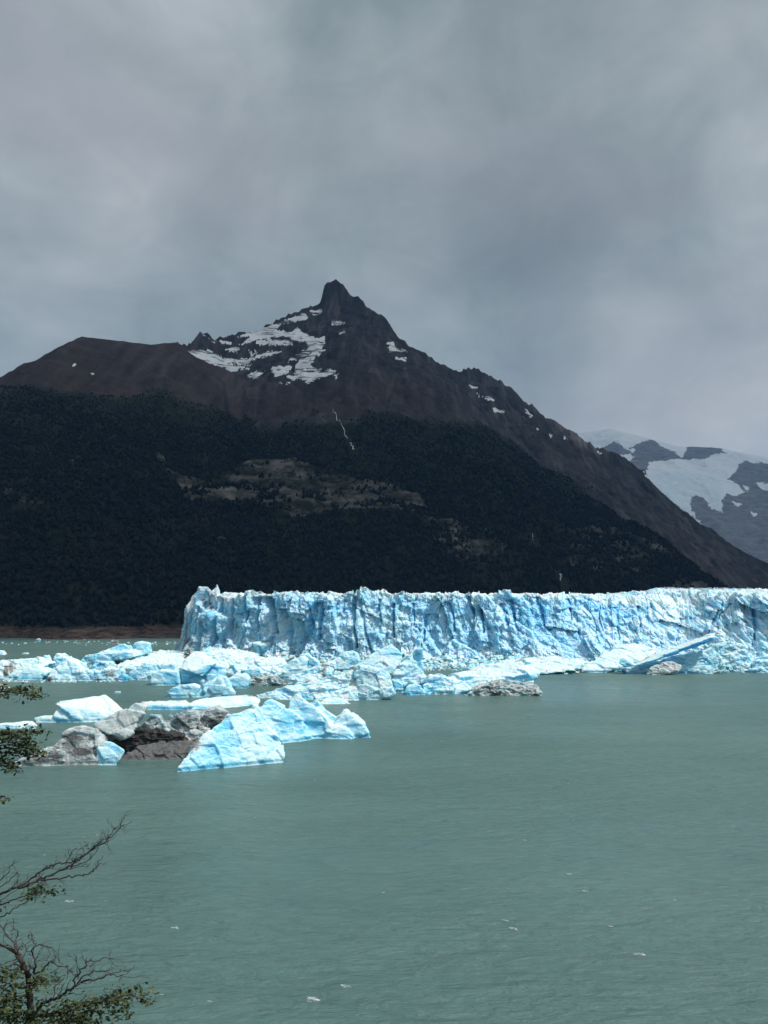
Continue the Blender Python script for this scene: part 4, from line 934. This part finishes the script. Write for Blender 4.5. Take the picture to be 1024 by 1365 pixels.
t.branch(z6([(420, 1005), (430, 950), (470, 900), (500, 862), (550, 855), (600, 837), (650, 850)]), .007, .002, d - .25, d - .4, 8, .12)
t.branch(z6([(430, 950), (443, 890), (422, 825)]), .004, .0015, d - .25, d - .3, 3, .1)
t.branch(z6([(440, 985), (470, 948), (520, 928), (580, 912), (640, 927), (720, 912)]), .006, .002, d - .3, d - .5, 10, .1)
t.branch(z6([(500, 865), (480, 850), (458, 838)]), .003, .0015, d - .35, d - .35, 2, .06)
t.branch(z6([(520, 925), (512, 890), (530, 870)]), .003, .0015, d - .35, d - .35, 2, .06)
t.branch(z6([(330, 1065), (380, 1050), (440, 1050), (476, 1040)]), .004, .0015, d - .2, d - .2, 3, .08)
t.branch(z6([(300, 1075), (315, 1010), (335, 970), (385, 930)]), .005, .002, d - .1, d, 5, .1)
t.branch(z6([(165, 1060), (110, 1055), (50, 1040), (0, 1005), (-40, 990)]), .008, .003, d, d - .3, 6, .14)
t.branch(z6([(170, 1120), (120, 1080), (60, 1070), (0, 1105), (-40, 1110)]), .008, .003, d, d - .3, 6, .14)
t.branch(z6([(150, 930), (90, 905), (30, 900), (-20, 880)]), .007, .003, d, d + .2, 5, .14)
t.branch(z6([(200, 1170), (260, 1160), (350, 1150), (420, 1135), (500, 1112), (560, 1090), (640, 1062), (700, 1052), (760, 1055), (800, 1075)]), .010, .003, d, d - .5, 4, .1)
for L, th, c_ in (([(350, 1150), (430, 1130), (500, 1112), (560, 1092), (640, 1060), (700, 1050), (770, 1058), (838, 1092)], .07, 95), ([(560, 1092), (620, 1085), (690, 1108), (728, 1148)], .05, 34), ([(490, 1140), (560, 1142), (620, 1160), (688, 1186)], .05, 36), ([(230, 1170), (300, 1150), (360, 1130), (430, 1110), (470, 1130)], .07, 45), ([(240, 1200), (320, 1190), (400, 1200), (460, 1190), (520, 1210)], .12, 100),
                 ([(-20, 905), (30, 925), (70, 930), (120, 955)], .07, 24), ([(190, 950), (230, 965), (270, 972), (320, 975)], .07, 42), ([(-20, 970), (40, 985), (90, 1000), (140, 1010)], .07, 26), ([(-20, 1050), (40, 1060), (90, 1090), (70, 1110)], .06, 20), ([(-20, 1180), (60, 1170), (130, 1160), (200, 1180)], .08, 50), ([(140, 1010), (180, 1050), (220, 1090)], .06, 12), ([(40, 1210), (120, 1200), (200, 1210)], .08, 36), ([(-20, 1115), (30, 1130), (80, 1140)], .10, 40)):
    t.spray(z6(L), th, c_, d - .1, d - .35)
t.build('lenga_tree', (float(tb[0]), d, gz), 'sparse lenga beech with bare twigs and a few leafy sprays in the bottom left corner', 'tree')

# taller tree standing just left of the view, its branches reach in
d = 9.0
t = Tree(9.0)
cx = float(at(-260, 1000, d)[0]); gz = float(hill(cx, d)) - .4; top = float(at(-200, 840, d)[2])
Q = [Vector((cx, d, gz)), Vector((cx + .15, d + .05, gz + 2.5)), Vector((cx + .1, d, gz + 5)), Vector((cx + .4, d, top - .6)), Vector((cx + .5, d, top + .8))]
t.mb.tube(t.dense(Q, 6, .015), [.13 - .10 * i / 24 for i in range(25)], 8)
def xz(L): return L
trunkpx = lambda row: (-225, row)
t.branch([trunkpx(1265)] + z6([(-300, 590), (-60, 500), (0, 475), (70, 445), (150, 430), (220, 395), (280, 375), (350, 340), (420, 300), (490, 250), (540, 205), (590, 185), (640, 145), (680, 105), (705, 90)]), .016, .0025, d, d - .6, 34, .14)
t.branch(z6([(90, 440), (180, 388), (240, 345), (310, 312), (370, 300), (430, 280), (510, 235), (560, 190), (620, 155), (640, 120), (690, 95)]), .009, .002, d - .4, d - .6, 16, .11)
t.branch(z6([(215, 398), (300, 392), (380, 380), (440, 372), (490, 366), (530, 345), (560, 315), (606, 295)]), .008, .002, d - .4, d - .7, 5, .07)
t.branch(z6([(545, 328), (562, 300), (576, 284)]), .003, .0015, d - .65, d - .65, 2, .05)
t.branch(z6([(265, 378), (340, 347), (420, 326), (500, 316)]), .005, .0015, d - .5, d - .5, 5, .07)
t.branch(z6([(400, 332), (470, 300), (530, 256), (552, 225)]), .005, .002, d - .5, d - .5, 5, .08)
t.branch(z6([(375, 310), (400, 256), (420, 226), (440, 212)]), .004, .0015, d - .5, d - .5, 5, .07)
t.branch(z6([(398, 285), (440, 262), (466, 254)]), .003, .0015, d - .5, d - .5, 2, .05)
t.branch(z6([(510, 235), (498, 205), (484, 184)]), .003, .0015, d - .55, d - .55, 3, .05)
t.branch(z6([(300, 335), (320, 287), (346, 292)]), .003, .0015, d - .5, d - .5, 3, .06)
t.branch(z6([(215, 365), (258, 327), (300, 312)]), .004, .0015, d - .45, d - .45, 4, .07)
t.branch(z6([(-120, 420), (0, 400), (50, 352), (70, 310), (100, 345)]), .006, .002, d - .3, d - .3, 5, .1)
t.branch(z6([(-120, 460), (0, 436), (60, 395), (100, 352), (106, 385), (90, 432)]), .006, .002, d - .3, d - .2, 5, .1)
t.branch([trunkpx(1280)] + z6([(-200, 590), (0, 540), (60, 515), (120, 495), (170, 480), (215, 470), (300, 475)]), .009, .002, d, d - .5, 8, .1)
t.branch([trunkpx(1300)] + z6([(-200, 660), (0, 608), (60, 575), (110, 540), (165, 510), (210, 490)]), .008, .002, d, d - .5, 3, .08)
t.branch(z6([(-60, 560), (0, 520), (60, 472), (105, 440)]), .006, .002, d - .3, d - .4, 4, .1)
t.spray(z6([(150, 500), (190, 480), (220, 470), (260, 470), (312, 475)]), .05, 26, d - .45, d - .5)
t.spray(z6([(160, 480), (190, 450), (215, 440), (230, 470)]), .06, 20, d - .45, d - .5)
t.spray(z6([(-30, 560), (0, 562), (12, 566)]), .03, 5, d - .4, d - .4)
# leafy boughs higher up
for main, rad_ in (([trunkpx(985), (-110, 945), (-40, 928), (0, 922), (30, 924), (49, 929)], .016), ([trunkpx(1040), (-110, 1000), (-40, 982), (0, 977), (30, 976), (52, 976)], .014), ([trunkpx(1060), (-110, 1025), (-40, 1003), (0, 998), (35, 998), (58, 1004)], .014), ([trunkpx(1100), (-110, 1050), (-40, 1015), (0, 1016), (14, 1020), (23, 1030)], .012), ([trunkpx(1150), (-110, 1100), (-40, 1070), (0, 1062), (12, 1065)], .010)):
    t.branch(main, rad_, .003, d, d - .5, 2, .08)
for L, th, c_ in (([(-60, 930), (-20, 923), (5, 922), (25, 921), (40, 922), (50, 930)], .085, 120), ([(-60, 982), (-20, 978), (5, 978), (25, 976), (40, 976), (53, 976)], .07, 95), ([(-40, 990), (0, 985), (25, 984), (35, 988)], .06, 50), ([(-20, 995), (5, 993), (25, 994), (40, 994), (59, 1004)], .10, 85), ([(5, 1003), (25, 1004), (40, 1006), (55, 1006)], .07, 50), ([(-30, 1012), (0, 1012), (12, 1020), (23, 1030)], .08, 55), ([(-30, 1022), (0, 1020), (10, 1022)], .05, 25), ([(-40, 1066), (-10, 1061), (12, 1065)], .018, 14), ([(-140, 960), (-100, 945), (-60, 935)], .15, 60), ([(-140, 1020), (-100, 1000), (-60, 985)], .15, 60)):
    t.spray(L, th, c_, d - .4, d - .5)
t.build('lenga_tree', (cx, d, gz), 'lenga beech standing off the left edge, reaching in a bare branch and small leafy boughs', 'tree')

# ------------------------------------------------------------------ air
bm = bmesh.new(); bmesh.ops.create_cube(bm, size=1)
for v_ in bm.verts: v_.co = Vector((v_.co.x * 20000, v_.co.y * 18000 + 8600, v_.co.z * 2586 + 1287))
me = bpy.data.meshes.new('haze'); bm.to_mesh(me); bm.free()
m = bpy.data.materials.new('air'); m.use_nodes = True; nt = m.node_tree; nt.nodes.clear()
o_ = nt.nodes.new('ShaderNodeOutputMaterial'); pv = nt.nodes.new('ShaderNodeVolumePrincipled')
pv.inputs['Color'].default_value = (.20, .48, 1.0, 1); pv.inputs['Density'].default_value = 1.8e-5; pv.inputs['Anisotropy'].default_value = 0.1
nt.links.new(pv.outputs[0], o_.inputs['Volume'])
me.materials.append(m)
tag(obj('haze', me), 'thin blue-grey air over the lake', kind='stuff')

# ------------------------------------------------------------------ unseen clouds added in the sun's path to shade the mountains
m = bpy.data.materials.new('shade_cloud_vapour'); m.use_nodes = True; nt = m.node_tree; nt.nodes.clear(); g = NT(nt)
o_ = g.n('ShaderNodeOutputMaterial'); df = g.n('ShaderNodeBsdfDiffuse'); df.inputs[0].default_value = (.8, .82, .84, 1); tl_ = g.n('ShaderNodeBsdfTranslucent'); tl_.inputs[0].default_value = (.35, .38, .40, 1); tp = g.n('ShaderNodeBsdfTransparent')
m1 = g.n('ShaderNodeMixShader'); m1.inputs[0].default_value = .5; g.link(df.outputs[0], m1.inputs[1]); g.link(tl_.outputs[0], m1.inputs[2])
m2 = g.n('ShaderNodeMixShader'); m2.inputs[0].default_value = .42; g.link(m1.outputs[0], m2.inputs[1]); g.link(tp.outputs[0], m2.inputs[2]); g.link(m2.outputs[0], o_.inputs['Surface'])
SHADE_CLOUD = m
def cloud(cx, cy, rx, ry, z0, label, sd):
    ux = np.linspace(-1, 1, 90); uy = np.linspace(-1, 1, 70)
    UXg, UYg = np.meshgrid(ux, uy, indexing='ij')
    CX = cx + rx * UXg; CY = cy + ry * UYg
    CX = CX + 90 * fbm2(CX / 500, CY / 500, sd); CY = CY + 70 * fbm2(CX / 400, CY / 400, sd + 2)
    rim = np.sqrt(np.clip(1 - np.maximum(np.abs(UXg), np.abs(UYg)) ** 6, 0, 1))
    top_ = z0 + rim * (280 + 170 * fbm2(CX / 420, CY / 420, sd + 4, 5)); bot_ = z0 - 20 - rim * (60 + 50 * fbm2(CX / 300, CY / 300, sd + 6, 5))
    n0 = CX.size; nu_, nv_ = CX.shape
    Vc = np.concatenate([np.stack([CX, CY, top_], -1).reshape(-1, 3), np.stack([CX, CY, bot_], -1).reshape(-1, 3)])
    qt = gridq(nu_, nv_); ii = np.arange(n0).reshape(nu_, nv_)
    edge = np.concatenate([ii[:-1, 0], ii[-1, :-1], ii[::-1, -1][:-1], ii[0, ::-1]])
    qs = np.stack([edge[:-1], edge[1:], edge[1:] + n0, edge[:-1] + n0], 1)
    tag(obj('added_shade_cloud', make_mesh('added_shade_cloud', Vc, np.concatenate([qt, qt[:, ::-1] + n0, qs]), smooth=True, mats=[SHADE_CLOUD])), label, kind='structure')
cloud(2250, 2030, 2550, 1470, 2800, 'added grey cloud bank above the view, shading the mountain', 301)
cloud(9900, 9450, 2900, 3950, 10200, 'added higher grey cloud bank out of view, shading the far mountain', 331)

# ------------------------------------------------------------------ sky and sun
SUN = Vector((.56, -.15, .82)).normalized()
elev = math.asin(SUN.z); az = math.atan2(SUN.x, SUN.y)
w = bpy.data.worlds.new('World'); scn.world = w; w.use_nodes = True
nt = w.node_tree; nt.nodes.clear(); g = NT(nt)
out = g.n('ShaderNodeOutputWorld')
sky = g.n('ShaderNodeTexSky', sky_type='NISHITA'); sky.sun_disc = False; sky.sun_elevation = elev; sky.sun_rotation = az
bg1 = g.n('ShaderNodeBackground'); g.link(sky.outputs[0], bg1.inputs[0]); bg1.inputs[1].default_value = .1
vec = g.n('ShaderNodeTexCoord').outputs['Generated']
sep = g.n('ShaderNodeSeparateXYZ'); g.link(vec, sep.inputs[0])
den = g.math('ADD', g.math('MAXIMUM', sep.outputs[2], 0.0), .45)
comb = g.n('ShaderNodeCombineXYZ'); g.link(g.math('DIVIDE', sep.outputs[0], den), comb.inputs[0]); g.link(g.math('DIVIDE', sep.outputs[1], den), comb.inputs[1]); g.link(g.math('MULTIPLY', sep.outputs[2], 1.6), comb.inputs[2])
cv = comb.outputs[0]
n1 = g.noise(g.mapping(cv, (1.5, 1.5, 1.5), (0, 0, .4), (3.1, .7, .2)), 1.0, 5, .5, .3)
n2 = g.noise(g.mapping(vec, (5.0, 5.0, 6.5), (0, R(18), .3), (1.3, 5.2, 0)), 1.0, 6, .55, .7)
n3 = g.noise(g.mapping(cv, (2.6, 2.6, 2.6), (0, 0, 0), (7.3, 2.2, 0)), 1.0, 3, .5)
def lobe(px, py, width):
    d_ = Vector(ray(px, py)).normalized()
    dt = g.n('ShaderNodeVectorMath', operation='DOT_PRODUCT'); nn = g.n('ShaderNodeVectorMath', operation='NORMALIZE'); g.link(vec, nn.inputs[0])
    g.link(nn.outputs[0], dt.inputs[0]); dt.inputs[1].default_value = d_
    return g.range(dt.outputs['Value'], math.cos(width), 1, 0, 1, True)
val = g.math('MULTIPLY', g.math('SUBTRACT', n1, .5), 1.15)
val = g.math('ADD', val, g.math('MULTIPLY', g.math('SUBTRACT', n2, .5), .75))
n4 = g.noise(g.mapping(vec, (13, 13, 16), (0, R(25), .3), (.3, 2.2, 0)), 1.0, 7, .58, 1.0)
val = g.math('ADD', val, g.math('MULTIPLY', g.math('SUBTRACT', n4, .5), .36))
val = g.math('ADD', val, .46)
for px, py, wd, amp in ((130, 120, .30, .26), (1015, 215, .07, .16), (930, 480, .18, .20), (1010, 560, .10, .10), (540, 95, .10, .10), (40, 262, .08, -.14), (520, 20, .14, -.10), (720, 250, .12, -.06), (300, 330, .20, -.10), (800, 330, .2, -.05), (30, 470, .15, .08)):
    val = g.math('ADD', val, g.math('MULTIPLY', lobe(px, py, wd), amp * 1.35))
ccol = g.ramp(val, [(.0, (.205, .255, .275)), (.30, (.285, .35, .37)), (.55, (.385, .45, .472)), (.80, (.51, .565, .59)), (1.0, (.65, .69, .71))])
warm = g.mix(g.range(n3, .4, .65), ccol, g.mix(.5, ccol, (.39, .40, .44)))
zen = g.range(sep.outputs[2], .5, .95, 1.0, 1.7)                  # the cloud is thinner overhead
sc_ = g.mix(1.0, warm, g.n('ShaderNodeCombineColor').outputs[0], 'MIX')
vm = g.n('ShaderNodeVectorMath', operation='SCALE'); g.link(warm, vm.inputs[0]); g.link(zen, vm.inputs['Scale'])
bg2 = g.n('ShaderNodeBackground'); g.link(vm.outputs[0], bg2.inputs[0]); bg2.inputs[1].default_value = .85
mx = g.n('ShaderNodeMixShader'); mx.inputs[0].default_value = .94; g.link(bg1.outputs[0], mx.inputs[1]); g.link(bg2.outputs[0], mx.inputs[2])
g.link(mx.outputs[0], out.inputs[0])
ld = bpy.data.lights.new('sun', 'SUN'); ld.energy = 4.0; ld.angle = R(2); ld.color = (1, .965, .91)
lo = bpy.data.objects.new('sun', ld); COL.objects.link(lo); lo.rotation_euler = (-SUN).to_track_quat('-Z', 'Y').to_euler(); lo.location = (0, 0, 3000)

# ------------------------------------------------------------------ camera and render
cd = bpy.data.cameras.new('camera'); cam = bpy.data.objects.new('camera', cd); COL.objects.link(cam); scn.camera = cam
cd.sensor_fit = 'VERTICAL'; cd.sensor_height = 36; cd.lens = FPX / 1365 * 36; cd.clip_end = 40000; cd.clip_start = .1
cam.location = (0, 0, CAMZ); cam.rotation_euler = (R(90) + PITCH, 0, 0)
scn.render.resolution_x = 768; scn.render.resolution_y = 1024
scn.view_settings.view_transform = 'Standard'; scn.view_settings.look = 'None'; scn.view_settings.exposure = 0; scn.view_settings.gamma = 1
cy = scn.cycles; cy.use_denoising = True; cy.max_bounces = 6; cy.diffuse_bounces = 3; cy.glossy_bounces = 3; cy.volume_bounces = 1; cy.transparent_max_bounces = 6
cy.use_adaptive_sampling = True
